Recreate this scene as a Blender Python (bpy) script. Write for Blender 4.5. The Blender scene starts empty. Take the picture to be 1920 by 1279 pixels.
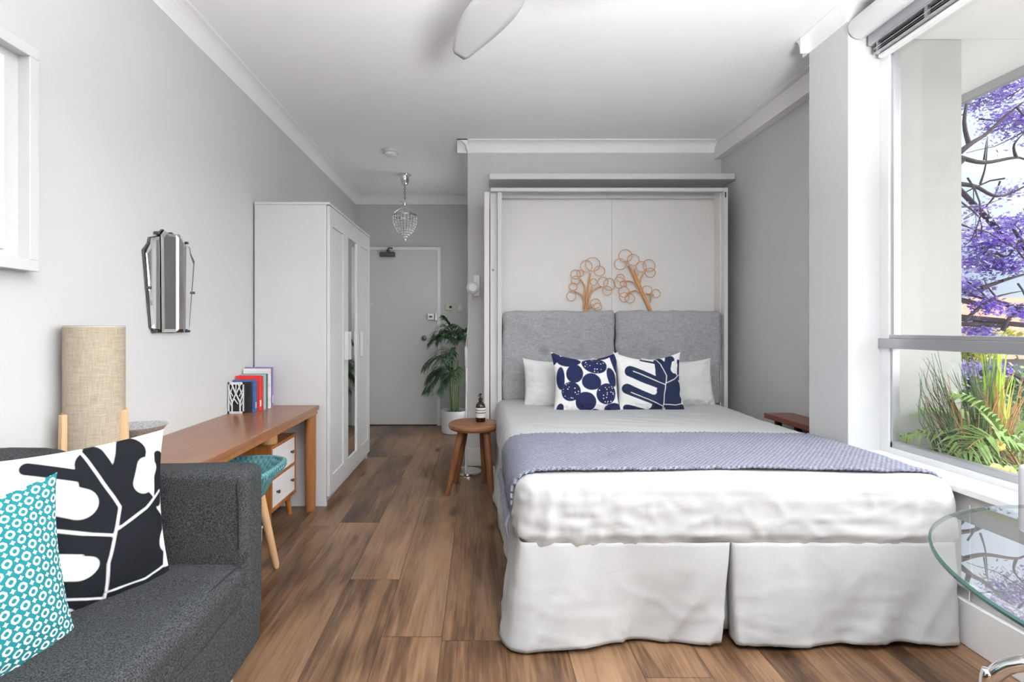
import bpy, math, random
from mathutils import Vector, noise
R = random.Random(7)
C = bpy.context.scene.collection
PI = math.pi
# ------------------------------------------------------------------ camera, sky, sun, exposure
F, VX, VY, H = 945.0, 897.0, 614.0, 1.13          # focal length (px), vanishing point, eye height
cam = bpy.data.cameras.new('camera'); camo = bpy.data.objects.new('camera', cam); C.objects.link(camo)
camo.location = (0, 0, H); camo.rotation_euler = (PI/2, 0, 0)
cam.sensor_fit = 'HORIZONTAL'; cam.sensor_width = 36; cam.lens = 36*F/1920
cam.shift_x = (960-VX)/1920; cam.shift_y = (VY-639.5)/1920; cam.clip_start = .03; cam.clip_end = 300
bpy.context.scene.camera = camo
vs = bpy.context.scene.view_settings
vs.view_transform = 'Standard'; vs.look = 'None'; vs.gamma = 1; vs.use_curve_mapping = False; vs.exposure = 0.10

world = bpy.data.worlds.new('sky'); bpy.context.scene.world = world; world.use_nodes = True
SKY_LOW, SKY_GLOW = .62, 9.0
sun = bpy.data.lights.new('sun', 'SUN'); sun.energy = .9; sun.angle = math.radians(40); sun.color = (1, .97, .93)
suno = bpy.data.objects.new('sun', sun); C.objects.link(suno)
SUN = Vector((.95, -.30, .60)).normalized(); suno.rotation_euler = (-SUN).to_track_quat('-Z', 'Y').to_euler()

fl = bpy.data.lights.new('bounce_fill', 'AREA'); fl.shape = 'DISK'; fl.size = .9; fl.energy = 240; fl.spread = math.radians(135); fl.color = (.96, .985, 1)   # assumed flash, added unseen behind the camera to brighten the room off the ceiling
flo = bpy.data.objects.new('bounce_fill', fl); C.objects.link(flo); flo.location = (.85, -.45, 1.2); flo.rotation_euler = (PI-.20, 0, 0)

kl = bpy.data.lights.new('hall_fill', 'AREA'); kl.shape = 'RECTANGLE'; kl.size = .7; kl.size_y = 1.9; kl.energy = 7.5   # added fill that brightens the dim hall; no doorway stands behind it
klo = bpy.data.objects.new('hall_fill', kl); C.objects.link(klo); klo.location = (-.092, 4.95, 1.15); klo.rotation_euler = (PI/2, 0, PI/2)

def W(px, py, Y):                                  # a photo direction at depth Y as a world point
    return Vector(((px-VX)/F*Y, Y, H-(py-VY)/F*Y))

# ------------------------------------------------------------------ node helpers
class E:
    def __init__(s, nt, v): s.nt = nt; s.v = v
    def op(s, o, b=None, c=None):
        n = s.nt.nodes.new('ShaderNodeMath'); n.operation = o
        for i, q in enumerate((s, b, c)):
            if q is None: continue
            q = q.v if isinstance(q, E) else q
            if isinstance(q, (int, float)): n.inputs[i].default_value = q
            else: s.nt.links.new(q, n.inputs[i])
        return E(s.nt, n.outputs[0])
    def __add__(s, b): return s.op('ADD', b)
    def __sub__(s, b): return s.op('SUBTRACT', b)
    def __mul__(s, b): return s.op('MULTIPLY', b)
    def __truediv__(s, b): return s.op('DIVIDE', b)
    def floor(s): return s.op('FLOOR')
    def fract(s): return s.op('FRACT')
    def abs(s): return s.op('ABSOLUTE')
    def min(s, b): return s.op('MINIMUM', b)
    def max(s, b): return s.op('MAXIMUM', b)
    def lt(s, b): return s.op('LESS_THAN', b)
    def gt(s, b): return s.op('GREATER_THAN', b)
    def sin(s): return s.op('SINE')
    def pow(s, b): return s.op('POWER', b)
def new_mat(name):
    m = bpy.data.materials.new(name); m.use_nodes = True
    return m, m.node_tree, m.node_tree.nodes['Principled BSDF']
def xyz(nt, src='Object'):
    t = nt.nodes.new('ShaderNodeTexCoord'); s = nt.nodes.new('ShaderNodeSeparateXYZ')
    nt.links.new(t.outputs[src], s.inputs[0]); return [E(nt, o) for o in s.outputs]
def comb(nt, x, y, z):
    n = nt.nodes.new('ShaderNodeCombineXYZ')
    for i, q in enumerate((x, y, z)):
        q = q.v if isinstance(q, E) else q
        if isinstance(q, (int, float)): n.inputs[i].default_value = q
        else: nt.links.new(q, n.inputs[i])
    return n.outputs[0]
def tnoise(nt, vec, scale=1, detail=3, rough=.5, dist=0):
    n = nt.nodes.new('ShaderNodeTexNoise'); n.inputs['Scale'].default_value = scale
    n.inputs['Detail'].default_value = detail; n.inputs['Roughness'].default_value = rough; n.inputs['Distortion'].default_value = dist
    nt.links.new(vec, n.inputs['Vector']); return E(nt, n.outputs['Fac'])
def white(nt, vec):
    n = nt.nodes.new('ShaderNodeTexWhiteNoise'); nt.links.new(vec, n.inputs['Vector']); return E(nt, n.outputs['Value'])
def rgb(c): return (c[0], c[1], c[2], 1)
def mix(nt, f, a, b):
    n = nt.nodes.new('ShaderNodeMix'); n.data_type = 'RGBA'
    nt.links.new(f.v, n.inputs['Factor'])
    for k, q in ((6, a), (7, b)):
        if isinstance(q, tuple): n.inputs[k].default_value = rgb(q)
        else: nt.links.new(q, n.inputs[k])
    return n.outputs[2]
def ramp(nt, f, stops):
    n = nt.nodes.new('ShaderNodeValToRGB'); nt.links.new(f.v, n.inputs[0]); cr = n.color_ramp
    while len(cr.elements) < len(stops): cr.elements.new(.5)
    for e, (p, c) in zip(cr.elements, stops): e.position = p; e.color = rgb(c)
    return n.outputs[0]
def bump(nt, bs, h, strength, dist=.01):
    b = nt.nodes.new('ShaderNodeBump'); b.inputs['Strength'].default_value = strength; b.inputs['Distance'].default_value = dist
    nt.links.new(h.v, b.inputs['Height']); nt.links.new(b.outputs[0], bs.inputs['Normal'])
def setp(bs, col=None, rough=.5, metal=0., spec=.5, **k):
    if col is not None: bs.inputs['Base Color'].default_value = rgb(col)
    bs.inputs['Roughness'].default_value = rough; bs.inputs['Metallic'].default_value = metal
    bs.inputs['Specular IOR Level'].default_value = spec
def plain(name, col, rough=.5, metal=0., var=.04, vs=(6, 6, 6), bmp=0., bs_=200., spec=.5):
    m, nt, b = new_mat(name); setp(b, col, rough, metal, spec)
    x, y, z = xyz(nt)
    n = tnoise(nt, comb(nt, x*vs[0], y*vs[1], z*vs[2]), 1, 3)
    lo = tuple(c*(1-var) for c in col); hi = tuple(min(1, c*(1+var)) for c in col)
    nt.links.new(ramp(nt, n, [(.3, lo), (.7, hi)]), b.inputs['Base Color'])
    if bmp: bump(nt, b, tnoise(nt, comb(nt, x, y, z), bs_, 2), bmp, .002)
    return m
def wood(name, c1, c2, axis=1, rough=.35, sc=14., c3=None, spec=.5):
    m, nt, b = new_mat(name); setp(b, c1, rough, 0, spec)
    q = xyz(nt); s = [sc*2.2]*3; s[axis] = sc*.16
    v = comb(nt, q[0]*s[0], q[1]*s[1], q[2]*s[2])
    n = tnoise(nt, v, 1, 5, .6, .6); n2 = tnoise(nt, v, 5, 3)
    f = n*.8 + n2*.2
    nt.links.new(ramp(nt, f, [(.3, c1), (.55, tuple((a+b_)/2 for a, b_ in zip(c1, c2))), (.7, c2)]), b.inputs['Base Color'])
    bump(nt, b, f, .08, .002)
    return m
def fabric(name, c1, c2, sc=500., rough=.9, bmp=.35, mode='noise', big=.1):
    m, nt, b = new_mat(name); setp(b, c1, rough, 0, .15)
    x, y, z = xyz(nt)
    if mode == 'noise': f = tnoise(nt, comb(nt, x, y, z), sc, 2, .6)
    elif mode == 'linen':
        f = (tnoise(nt, comb(nt, x*sc, y*sc, z*sc*.08), 1, 2) + tnoise(nt, comb(nt, x*sc*.08, y*sc*.08, z*sc), 1, 2))*.5
    else:
        f = ((x*sc + y*sc*.15).sin()*(y*sc).sin()*.25+.5)*.6 + tnoise(nt, comb(nt, x, y, z), sc*.3, 2)*.4
    nt.links.new(ramp(nt, f, [(.33, c1), (.66, c2)]), b.inputs['Base Color'])
    bump(nt, b, f, bmp, .002)
    return m
def glassmat(name, gloss=.07, tint=(1, 1, 1)):
    m = bpy.data.materials.new(name); m.use_nodes = True; nt = m.node_tree; nt.nodes.clear()
    o = nt.nodes.new('ShaderNodeOutputMaterial'); mx = nt.nodes.new('ShaderNodeMixShader')
    t = nt.nodes.new('ShaderNodeBsdfTransparent'); t.inputs[0].default_value = rgb(tint)
    g = nt.nodes.new('ShaderNodeBsdfGlossy'); g.inputs['Roughness'].default_value = .0
    lw = nt.nodes.new('ShaderNodeLayerWeight'); lw.inputs[0].default_value = .5
    f = E(nt, lw.outputs['Facing']).pow(5.)*(1-gloss) + gloss
    nt.links.new(f.v, mx.inputs[0]); nt.links.new(t.outputs[0], mx.inputs[1]); nt.links.new(g.outputs[0], mx.inputs[2])
    nt.links.new(mx.outputs[0], o.inputs[0]); return m

# sky: pale blue with white cloud, much brighter around the veiled sun behind the viewer
nt = world.node_tree; nt.nodes.clear()
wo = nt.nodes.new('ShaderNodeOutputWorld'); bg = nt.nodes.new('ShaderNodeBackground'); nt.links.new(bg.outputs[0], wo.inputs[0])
gx, gy, gz = xyz(nt, 'Generated')
cl = tnoise(nt, comb(nt, gx*3, gy*3, gz*6), 1, 5, .55, .3)
skyc = ramp(nt, cl, [(.44, (.40, .66, .95)), (.66, (.95, .98, 1.05))])
nt.links.new(skyc, bg.inputs[0])
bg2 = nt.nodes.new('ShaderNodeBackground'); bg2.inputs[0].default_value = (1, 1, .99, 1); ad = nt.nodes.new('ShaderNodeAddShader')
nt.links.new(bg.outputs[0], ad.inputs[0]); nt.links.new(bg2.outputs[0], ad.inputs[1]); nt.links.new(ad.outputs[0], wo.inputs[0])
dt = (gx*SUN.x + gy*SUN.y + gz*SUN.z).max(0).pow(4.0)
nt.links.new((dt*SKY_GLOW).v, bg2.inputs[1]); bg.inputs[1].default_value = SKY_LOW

# ------------------------------------------------------------------ materials
M = {}
M['wall'] = plain('wall_paint', (.60, .60, .598), .75, var=.012, vs=(1.5, 1.5, 1.5), bmp=.05, bs_=300, spec=.25)
M['ceil'] = plain('ceiling_paint', (.87, .87, .88), .85, var=.008, spec=.15)
M['crown'] = plain('cornice_paint', (.86, .86, .86), .6, var=.01, spec=.3)
M['trim'] = plain('trim_gloss_paint', (.83, .83, .83), .4, var=.01)
M['ext'] = plain('outside_render', (.43, .43, .41), .9, var=.02, bmp=.1, bs_=120, spec=.1)
M['soffit'] = plain('soffit_paint', (.80, .78, .77), .9, var=.01, spec=.1)
M['white'] = plain('white_laminate', (.63, .63, .635), .38, var=.01)
M['cream'] = plain('warm_white_panel', (.74, .72, .70), .4, var=.012)
M['doorp'] = plain('door_paint', (.64, .64, .64), .4, var=.01)
M['dark'] = plain('dark_gap', (.03, .03, .03), .6)
M['black'] = plain('black_plastic', (.02, .02, .022), .3)
M['steel'] = plain('brushed_steel', (.62, .62, .62), .28, 1.0)
M['chrome'] = plain('chrome', (.78, .78, .78), .08, 1.0, var=.0)
M['dmetal'] = plain('dark_metal', (.12, .12, .12), .35, .8)
M['alu'] = plain('aluminium', (.50, .50, .52), .4, .85)
M['alulight'] = plain('pale_aluminium', (.78, .78, .78), .45, .1)
M['mirror'] = plain('mirror', (.86, .88, .88), .02, 1.0, var=0)
M['mirrordark'] = plain('mirror_edge', (.16, .18, .19), .1, 1.0, var=0)
M['glass'] = glassmat('window_glass', .04)
M['tglass'] = glassmat('table_glass', .42, (.93, .96, .95))
M['gedge'] = plain('glass_edge_green', (.035, .09, .08), .15)
M['sofa'] = fabric('charcoal_upholstery', (.012, .013, .014), (.078, .080, .083), 300)
M['seam'] = plain('dark_seam', (.012, .012, .014), .9)
M['sheet'] = fabric('white_cotton_sheet', (.455, .455, .455), (.505, .505, .505), 900, .85, .08)
M['skirt'] = fabric('white_cotton_skirt', (.41, .41, .41), (.46, .46, .46), 900, .85, .08, 'linen')
M['pillow'] = fabric('white_pillowcase', (.66, .66, .65), (.71, .71, .70), 900, .85, .08)
M['head'] = fabric('grey_linen', (.25, .25, .26), (.44, .44, .45), 330, .9, .3, 'linen')
M['throw'] = fabric('lilac_grey_knit', (.12, .125, .165), (.29, .30, .37), 330, .95, .8, 'weave')
M['fringe'] = fabric('lilac_grey_fringe', (.09, .092, .12), (.33, .34, .41), 700, .95, .4)
M['desk'] = wood('desk_top_walnut', (.20, .082, .034), (.32, .14, .065), 1, .28)
M['deskedge'] = wood('desk_leg_wood', (.25, .095, .030), (.40, .17, .06), 2, .35)
M['cabw'] = wood('cabinet_wood', (.26, .085, .015), (.50, .20, .045), 2, .35, 18)
M['stool'] = wood('stool_wood', (.20, .075, .028), (.36, .16, .07), 0, .45, 10)
M['stoolleg'] = wood('stool_leg_wood', (.15, .055, .02), (.30, .13, .055), 2, .45, 12)
M['birch'] = wood('birch', (.62, .39, .20), (.74, .50, .29), 2, .4, 8)
M['pine'] = wood('pine', (.55, .30, .12), (.66, .40, .18), 2, .4, 10)
M['redwood'] = wood('red_brown_wood', (.16, .052, .034), (.25, .085, .055), 1, .4)
M['teal'] = fabric('teal_rope', (.045, .17, .185), (.17, .34, .36), 260, .8, .6, 'weave')
M['drawer'] = wood('whitewashed_wood', (.74, .73, .73), (.86, .85, .85), 1, .5, 8)
M['shade'] = fabric('natural_linen_shade', (.33, .27, .20), (.47, .40, .31), 330, .9, .25, 'linen')
M['rattan'] = wood('rattan', (.55, .26, .09), (.72, .40, .17), 2, .4, 10)
M['leaf'] = plain('palm_leaf', (.030, .075, .030), .45, var=.4, vs=(20, 20, 20))
M['stem'] = plain('palm_stem', (.10, .16, .05), .5, var=.3)
M['pot'] = plain('white_pot', (.62, .63, .65), .5)
M['soil'] = plain('soil', (.05, .035, .025), .95, var=.3, bmp=.5, bs_=90)
M['grass'] = plain('reed_green', (.10, .17, .07), .6, var=.5, vs=(12, 12, 1))
M['straw'] = plain('reed_straw', (.42, .22, .10), .6, var=.4, vs=(12, 12, 1))
M['lime'] = plain('lime_leaf', (.50, .70, .06), .5, var=.3, vs=(12, 12, 3))
M['frond'] = plain('frond_green', (.24, .38, .10), .5, var=.4, vs=(9, 9, 9))
M['petal'] = plain('yellow_petal', (.80, .60, .16), .6, var=.2, vs=(20, 20, 20))
M['bark'] = plain('bark', (.11, .085, .085), .9, var=.3, vs=(8, 8, 3))
M['bloom1'] = plain('jacaranda_violet', (.34, .20, .84), .7, var=.4, vs=(2, 2, 2))
M['bloom2'] = plain('jacaranda_lilac', (.66, .56, .92), .7, var=.25, vs=(2, 2, 2))
M['shrubY'] = plain('yellow_green_leaf', (.60, .58, .10), .6, var=.3, vs=(3, 3, 3))
M['shrubG'] = plain('green_leaf', (.16, .30, .10), .6, var=.4, vs=(3, 3, 3))
M['terra'] = plain('terracotta', (.66, .30, .20), .8, var=.15, vs=(6, 6, 6))
M['lawn'] = plain('lawn', (.30, .29, .26), .9, var=.3)
M['amber'] = plain('amber_bottle', (.030, .010, .006), .12)
M['label'] = plain('white_label', (.72, .71, .69), .6)
M['paper'] = plain('book_pages', (.78, .74, .66), .8)
M['glaze'] = plain('speckled_silver_glaze', (.52, .53, .54), .3, .6, var=.3, vs=(150, 150, 150))
M['crystal'] = glassmat('crystal_bead', .34, (.90, .91, .92))
M['bead'] = plain('crystal_strand', (.82, .83, .84), .12, .55, var=.25, vs=(200, 200, 200))
M['ivory'] = plain('ivory_plastic', (.62, .62, .50), .4)
M['beigeS'] = plain('chair_shell', (.50, .50, .54), .4)
M['board'] = plain('mount_board', (.80, .80, .80), .7)

# floor boards: boards .2225 m wide along Y, each its own tone, seams and knots
m, nt, b = new_mat('floor_boards'); M['floor'] = m; setp(b, None, .38, 0, .5)
x, y, z = xyz(nt)
row = ((x+.577)/.2225); ri = row.floor(); rf = row.fract()
off = white(nt, comb(nt, ri, 3.7, 1.3))*1.5
ln = (y+off)/1.52; li = ln.floor(); lf = ln.fract()
pid = white(nt, comb(nt, ri, li, .5)); pid2 = white(nt, comb(nt, ri, li, 7.5))
gv = comb(nt, x*16 + pid*40, y*1.15 + pid2*30, z)
g1 = tnoise(nt, gv, 1, 6, .62, .9); g2 = tnoise(nt, comb(nt, x*90+pid*9, y*5, z), 1, 3, .5)
g3 = tnoise(nt, comb(nt, x*4+pid*40, y*1.5+pid2*30, z), 1, 3, .5, .4)
tone = (g1-.5)*.8 + (g2-.5)*.42 + (g3-.5)*.8 + pid*.20 + .38
col = ramp(nt, tone, [(.20, (.048, .023, .011)), (.38, (.125, .066, .034)), (.52, (.205, .115, .062)), (.76, (.32, .19, .108))])
vk = nt.nodes.new('ShaderNodeTexVoronoi'); vk.inputs['Scale'].default_value = 1
nt.links.new(comb(nt, x*5.2+g1*.7, y*1.9+g3*.7, z), vk.inputs['Vector']); kd = E(nt, vk.outputs['Distance'])
knot = (kd*-7.0+1.45).max(0).min(1)*.85*(white(nt, comb(nt, ri, li, 2.2)).gt(.15))
col = mix(nt, knot, col, (.022, .014, .012))
crk = tnoise(nt, comb(nt, x*55+pid*19, y*3.2+pid2*11, z), 1, 4, .6, 1.2)
col = mix(nt, (crk*14-9.2).max(0).min(1)*.45, col, (.035, .018, .011))
seam = ((rf-.5).abs().gt(.492)).max((lf-.5).abs().gt(.4985))
col = mix(nt, seam*.55, col, (.025, .014, .010)); nt.links.new(col, b.inputs['Base Color'])
nt.links.new((g1*.18+.27).v, b.inputs['Roughness'])
bump(nt, b, g1*.4 - seam*1.0, .12, .003)

def cushion_mat(name, dark, light, dots=False):
    m, nt, b = new_mat(name); setp(b, light, .9, 0, .15)
    a = nt.nodes.new('ShaderNodeAttribute'); a.attribute_name = 'ink'; v = nt.nodes.new('ShaderNodeAttribute'); v.attribute_name = 'vein'
    ink = (E(nt, a.outputs['Fac'])*-60+.5).max(0).min(1); vein = (E(nt, v.outputs['Fac'])*-60+.5).max(0).min(1)
    x, y, z = xyz(nt)
    lin = tnoise(nt, comb(nt, x*80, y*80, z*900), 1, 2)
    d2 = tuple(c*1.25 for c in dark)
    c = mix(nt, ink, tuple(light), ramp(nt, lin, [(.3, dark), (.75, d2)]))
    if dots:
        vo = nt.nodes.new('ShaderNodeTexVoronoi'); vo.inputs['Scale'].default_value = 55
        nt.links.new(comb(nt, x, y, z), vo.inputs['Vector']); dd = E(nt, vo.outputs['Distance']).lt(.22)
        c = mix(nt, vein*dd, c, tuple(light))
    else: c = mix(nt, vein, c, tuple(light))
    nt.links.new(c, b.inputs['Base Color']); bump(nt, b, lin, .15, .001); return m
M['leafc'] = cushion_mat('leaf_print_navy', (.020, .028, .065), (.80, .79, .78))
M['leafb'] = cushion_mat('leaf_print_black', (.009, .010, .013), (.74, .73, .72))
M['stonec'] = cushion_mat('pebble_print_navy', (.020, .025, .075), (.80, .79, .78), True)
# teal geometric print
m, nt, b = new_mat('teal_ring_print'); M['tealc'] = m; setp(b, None, .9, 0, .15)
au = nt.nodes.new('ShaderNodeAttribute'); au.attribute_name = 'pu'; av = nt.nodes.new('ShaderNodeAttribute'); av.attribute_name = 'pv'
U = E(nt, au.outputs['Fac'])*5.4; V = E(nt, av.outputs['Fac'])*5.4
res = None
for k in (0., .5):
    a = (U+k).fract()-.5; c = (V+k).fract()-.5; ax = a.abs(); ay = c.abs()
    d = ax.max(ay).max((ax+ay)*.74)
    ring = (d-.185).abs().lt(.062); res = ring if res is None else res.max(ring)
for k, l in ((0., .5), (.5, 0.)):
    ax = ((U+k).fract()-.5).abs(); ay = ((V+l).fract()-.5).abs()
    res = res.max((ax.pow(.7)+ay.pow(.7)).lt(.29))
nt.links.new(mix(nt, res, (.018, .185, .205), (.70, .72, .71)), b.inputs['Base Color'])

# ------------------------------------------------------------------ mesh helpers
class MB:
    def __init__(s): s.v = []; s.f = []; s.att = {}
    def add(s, vs, fs):
        o = len(s.v); s.v += [Vector(p) for p in vs]; s.f += [tuple(i+o for i in f) for f in fs]; return s
    def box(s, x0, x1, y0, y1, z0, z1):
        return s.add([(x, y, z) for x in (x0, x1) for y in (y0, y1) for z in (z0, z1)],
                     [(0, 1, 3, 2), (4, 6, 7, 5), (0, 4, 5, 1), (2, 3, 7, 6), (0, 2, 6, 4), (1, 5, 7, 3)])
    def prism(s, pts, axis, a, b):                  # polygon pts (2-D) extruded along axis from a to b
        def P(p, t):
            return (t, p[0], p[1]) if axis == 0 else (p[0], t, p[1]) if axis == 1 else (p[0], p[1], t)
        n = len(pts); vs = [P(p, a) for p in pts]+[P(p, b) for p in pts]
        return s.add(vs, [tuple(range(n))[::-1], tuple(range(n, 2*n))]+[(i, (i+1) % n, n+(i+1) % n, n+i) for i in range(n)])
    def lathe(s, prof, c=(0, 0, 0), seg=32, cap=True, frame=None):
        vs = []; n = len(prof)
        ex, ey, ez = frame or (Vector((1, 0, 0)), Vector((0, 1, 0)), Vector((0, 0, 1)))
        for k in range(seg):
            a = 2*PI*k/seg
            for r, z in prof: vs.append(Vector(c)+ex*(r*math.cos(a))+ey*(r*math.sin(a))+ez*z)
        fs = [(k*n+i, ((k+1) % seg)*n+i, ((k+1) % seg)*n+i+1, k*n+i+1) for k in range(seg) for i in range(n-1)]
        if cap:
            if prof[0][0] > 1e-4: fs.append(tuple(k*n for k in range(seg))[::-1])
            if prof[-1][0] > 1e-4: fs.append(tuple(k*n+n-1 for k in range(seg)))
        return s.add(vs, fs)
    def cyl(s, c, r, z0, z1, seg=24): return s.lathe([(r, z0), (r, z1)], (c[0], c[1], 0), seg)
    def tube(s, pts, r, seg=8, closed=False):
        pts = [Vector(p) for p in pts]; n = len(pts); rr = r if isinstance(r, (list, tuple)) else [r]*n
        up = None; vs = []
        for i, p in enumerate(pts):
            if closed: t = (pts[(i+1) % n]-pts[i-1])
            else: t = pts[min(i+1, n-1)]-pts[max(i-1, 0)]
            if t.length < 1e-9: t = Vector((0, 0, 1))
            t.normalize()
            if up is None: up = t.orthogonal().normalized()
            u = up-t*up.dot(t)
            if u.length < 1e-6: u = t.orthogonal()
            u.normalize(); up = u; w = t.cross(u)
            for k in range(seg):
                a = 2*PI*k/seg; vs.append(p+(u*math.cos(a)+w*math.sin(a))*rr[i])
        fs = []
        for i in range(n if closed else n-1):
            j = (i+1) % n
            for k in range(seg): fs.append((i*seg+k, i*seg+(k+1) % seg, j*seg+(k+1) % seg, j*seg+k))
        if not closed: fs += [tuple(range(seg))[::-1], tuple(range((n-1)*seg, n*seg))]
        return s.add(vs, fs)
    def grid(s, fn, nu, nv, closed_u=False):
        vs = [fn(i/nu, j/nv) for i in range(nu+1) for j in range(nv+1)]
        return s.add(vs, [(i*(nv+1)+j, (i+1)*(nv+1)+j, (i+1)*(nv+1)+j+1, i*(nv+1)+j+1) for i in range(nu) for j in range(nv)])
    def sphere(s, c, r, seg=12, ring=8, sc=(1, 1, 1)):
        vs = [Vector(c)+Vector((0, 0, -r*sc[2]))]
        for i in range(1, ring):
            a = -PI/2+PI*i/ring
            for k in range(seg):
                t = 2*PI*k/seg; vs.append(Vector(c)+Vector((r*sc[0]*math.cos(a)*math.cos(t), r*sc[1]*math.cos(a)*math.sin(t), r*sc[2]*math.sin(a))))
        vs.append(Vector(c)+Vector((0, 0, r*sc[2]))); e = len(vs)-1
        fs = [(0, 1+(k+1) % seg, 1+k) for k in range(seg)]
        for i in range(ring-2):
            for k in range(seg): fs.append((1+i*seg+k, 1+i*seg+(k+1) % seg, 1+(i+1)*seg+(k+1) % seg, 1+(i+1)*seg+k))
        fs += [(e, 1+(ring-2)*seg+k, 1+(ring-2)*seg+(k+1) % seg) for k in range(seg)]
        return s.add(vs, fs)
    def soft(s, lo, hi, r, step, disp=None):        # a rounded box of fine quads, displaced along its normal
        lo = Vector(lo); hi = Vector(hi); ax = []
        for a in range(3):
            L = hi[a]-lo[a]; n = max(2, int(round((L-2*r)/step)))
            arc = [lo[a]+r*(1-math.cos(PI/2*k/4))*.999 for k in range(4)]
            arc = [lo[a]+r*(1-math.tan(PI/4*(1-k/4))) for k in range(4)]
            mid = [lo[a]+r+(L-2*r)*k/n for k in range(n+1)]
            ax.append(arc+mid+[hi[a]+lo[a]-q for q in arc[::-1]])
        idx = {}; vs = []
        def vid(i, j, k):
            if (i, j, k) not in idx:
                p = Vector((ax[0][i], ax[1][j], ax[2][k]))
                q = Vector([min(max(p[a], lo[a]+r), hi[a]-r) for a in range(3)]); d = p-q
                nrm = d.normalized() if d.length > 1e-9 else Vector((0, 0, 1)); p = q+nrm*r
                if disp: p = p+nrm*disp(p, nrm)
                idx[(i, j, k)] = len(vs); vs.append(p)
            return idx[(i, j, k)]
        nx, ny, nz = [len(a)-1 for a in ax]; fs = []
        for i in range(nx):
            for j in range(ny):
                fs.append((vid(i, j, nz), vid(i+1, j, nz), vid(i+1, j+1, nz), vid(i, j+1, nz)))
                fs.append((vid(i, j, 0), vid(i, j+1, 0), vid(i+1, j+1, 0), vid(i+1, j, 0)))
        for i in range(nx):
            for k in range(nz):
                fs.append((vid(i, 0, k), vid(i+1, 0, k), vid(i+1, 0, k+1), vid(i, 0, k+1)))
                fs.append((vid(i, ny, k), vid(i, ny, k+1), vid(i+1, ny, k+1), vid(i+1, ny, k)))
        for j in range(ny):
            for k in range(nz):
                fs.append((vid(0, j, k), vid(0, j, k+1), vid(0, j+1, k+1), vid(0, j+1, k)))
                fs.append((vid(nx, j, k), vid(nx, j+1, k), vid(nx, j+1, k+1), vid(nx, j, k+1)))
        return s.add(vs, fs)
ORG = {}
def build(name, mb, mat, parent=None, smooth=False, bevel=0., origin=None, thick=0., angle=40):
    if parent is not None: o0 = ORG[parent.name]
    elif origin is not None: o0 = Vector(origin)
    else:
        lo = Vector([min(p[a] for p in mb.v) for a in range(3)]); hi = Vector([max(p[a] for p in mb.v) for a in range(3)])
        o0 = Vector(((lo.x+hi.x)/2, (lo.y+hi.y)/2, lo.z))
    me = bpy.data.meshes.new(name); me.from_pydata([p-o0 for p in mb.v], [], mb.f); me.update()
    for k, vals in mb.att.items():
        a = me.attributes.new(k, 'FLOAT', 'POINT'); a.data.foreach_set('value', vals)
    me.materials.append(mat)
    if smooth:
        for p in me.polygons: p.use_smooth = True
        me.set_sharp_from_angle(angle=math.radians(angle))
    o = bpy.data.objects.new(name, me); C.objects.link(o)
    if parent is not None: o.parent = parent
    else: o.location = o0
    ORG[o.name] = o0
    if thick: md = o.modifiers.new('thickness', 'SOLIDIFY'); md.thickness = thick; md.offset = 0
    if bevel: md = o.modifiers.new('bevel', 'BEVEL'); md.width = bevel; md.segments = 2; md.limit_method = 'ANGLE'; md.angle_limit = .6
    return o
def tag(o, label, cat, group=None):
    o['label'] = label; o['category'] = cat
    if group: o['group'] = group
    return o
def thing(name, loc, label, cat, group=None):
    o = bpy.data.objects.new(name, None); C.objects.link(o); o.location = loc; o.empty_display_size = .1
    ORG[o.name] = Vector(loc); return tag(o, label, cat, group)
def struct(name, mb, mat, **k):
    o = build(name, mb, mat, None, origin=(0, 0, 0), **k); o['kind'] = 'structure'; return o
def box(*a): return MB().box(*a)
def circ(c, r, ex, ez, n=28, sq=1.):
    return [Vector(c)+ex*(r*math.cos(2*PI*k/n))+ez*(r*sq*math.sin(2*PI*k/n)) for k in range(n)]
def smoothpath(pts, n=6):                          # Catmull-Rom
    pts = [Vector(p) for p in pts]; out = []
    for i in range(len(pts)-1):
        p0 = pts[max(i-1, 0)]; p1 = pts[i]; p2 = pts[i+1]; p3 = pts[min(i+2, len(pts)-1)]
        for k in range(n):
            t = k/n; out.append(.5*((2*p1)+(p2-p0)*t+(2*p0-5*p1+4*p2-p3)*t*t+(3*p1-p0-3*p2+p3)*t**3))
    return out+[pts[-1]]
X3, Y3, Z3 = Vector((1, 0, 0)), Vector((0, 1, 0)), Vector((0, 0, 1))
def nz(x, y, z=0.): return noise.noise(Vector((x, y, z)))

# ------------------------------------------------------------------ the room
CE, ZC = 2.64, 2.555
WL, YB, YN, XN, XR = -1.425, 5.835, 4.12, -.087, 1.985
struct('floor', box(WL-.1, 2.1, -2.5, 5.95, -.06, 0), M['floor'])
struct('ceiling', box(WL-.1, 2.1, -2.5, 5.95, CE, CE+.08), M['ceil'])
struct('wall_left', box(WL-.12, WL, -2.5, 5.95, 0, CE), M['wall'])
struct('wall_back', box(WL, XN, YB, YB+.1, 0, CE), M['wall'])
struct('wall_bed', box(XN, 2.1, YN, 5.95, 0, CE), M['wall'])
struct('wall_right', box(XR, 2.1, 2.62, YN, 0, CE), M['wall'])
struct('wall_pillar', box(1.72, 1.90, 2.345, 2.62, 0, CE).box(1.90, 2.1, 2.40, 2.62, 2.5, CE), M['wall'])
struct('wall_window', box(1.745, 1.92, -2.5, 2.345, 0, .535).box(1.86, 1.95, -2.5, 2.345, 2.44, CE).box(1.745, 1.92, -2.5, -1.8, .535, 2.44), M['wall'])
struct('wall_front', box(WL, 1.745, -2.5, -2.4, 0, CE), M['wall'])
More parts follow.
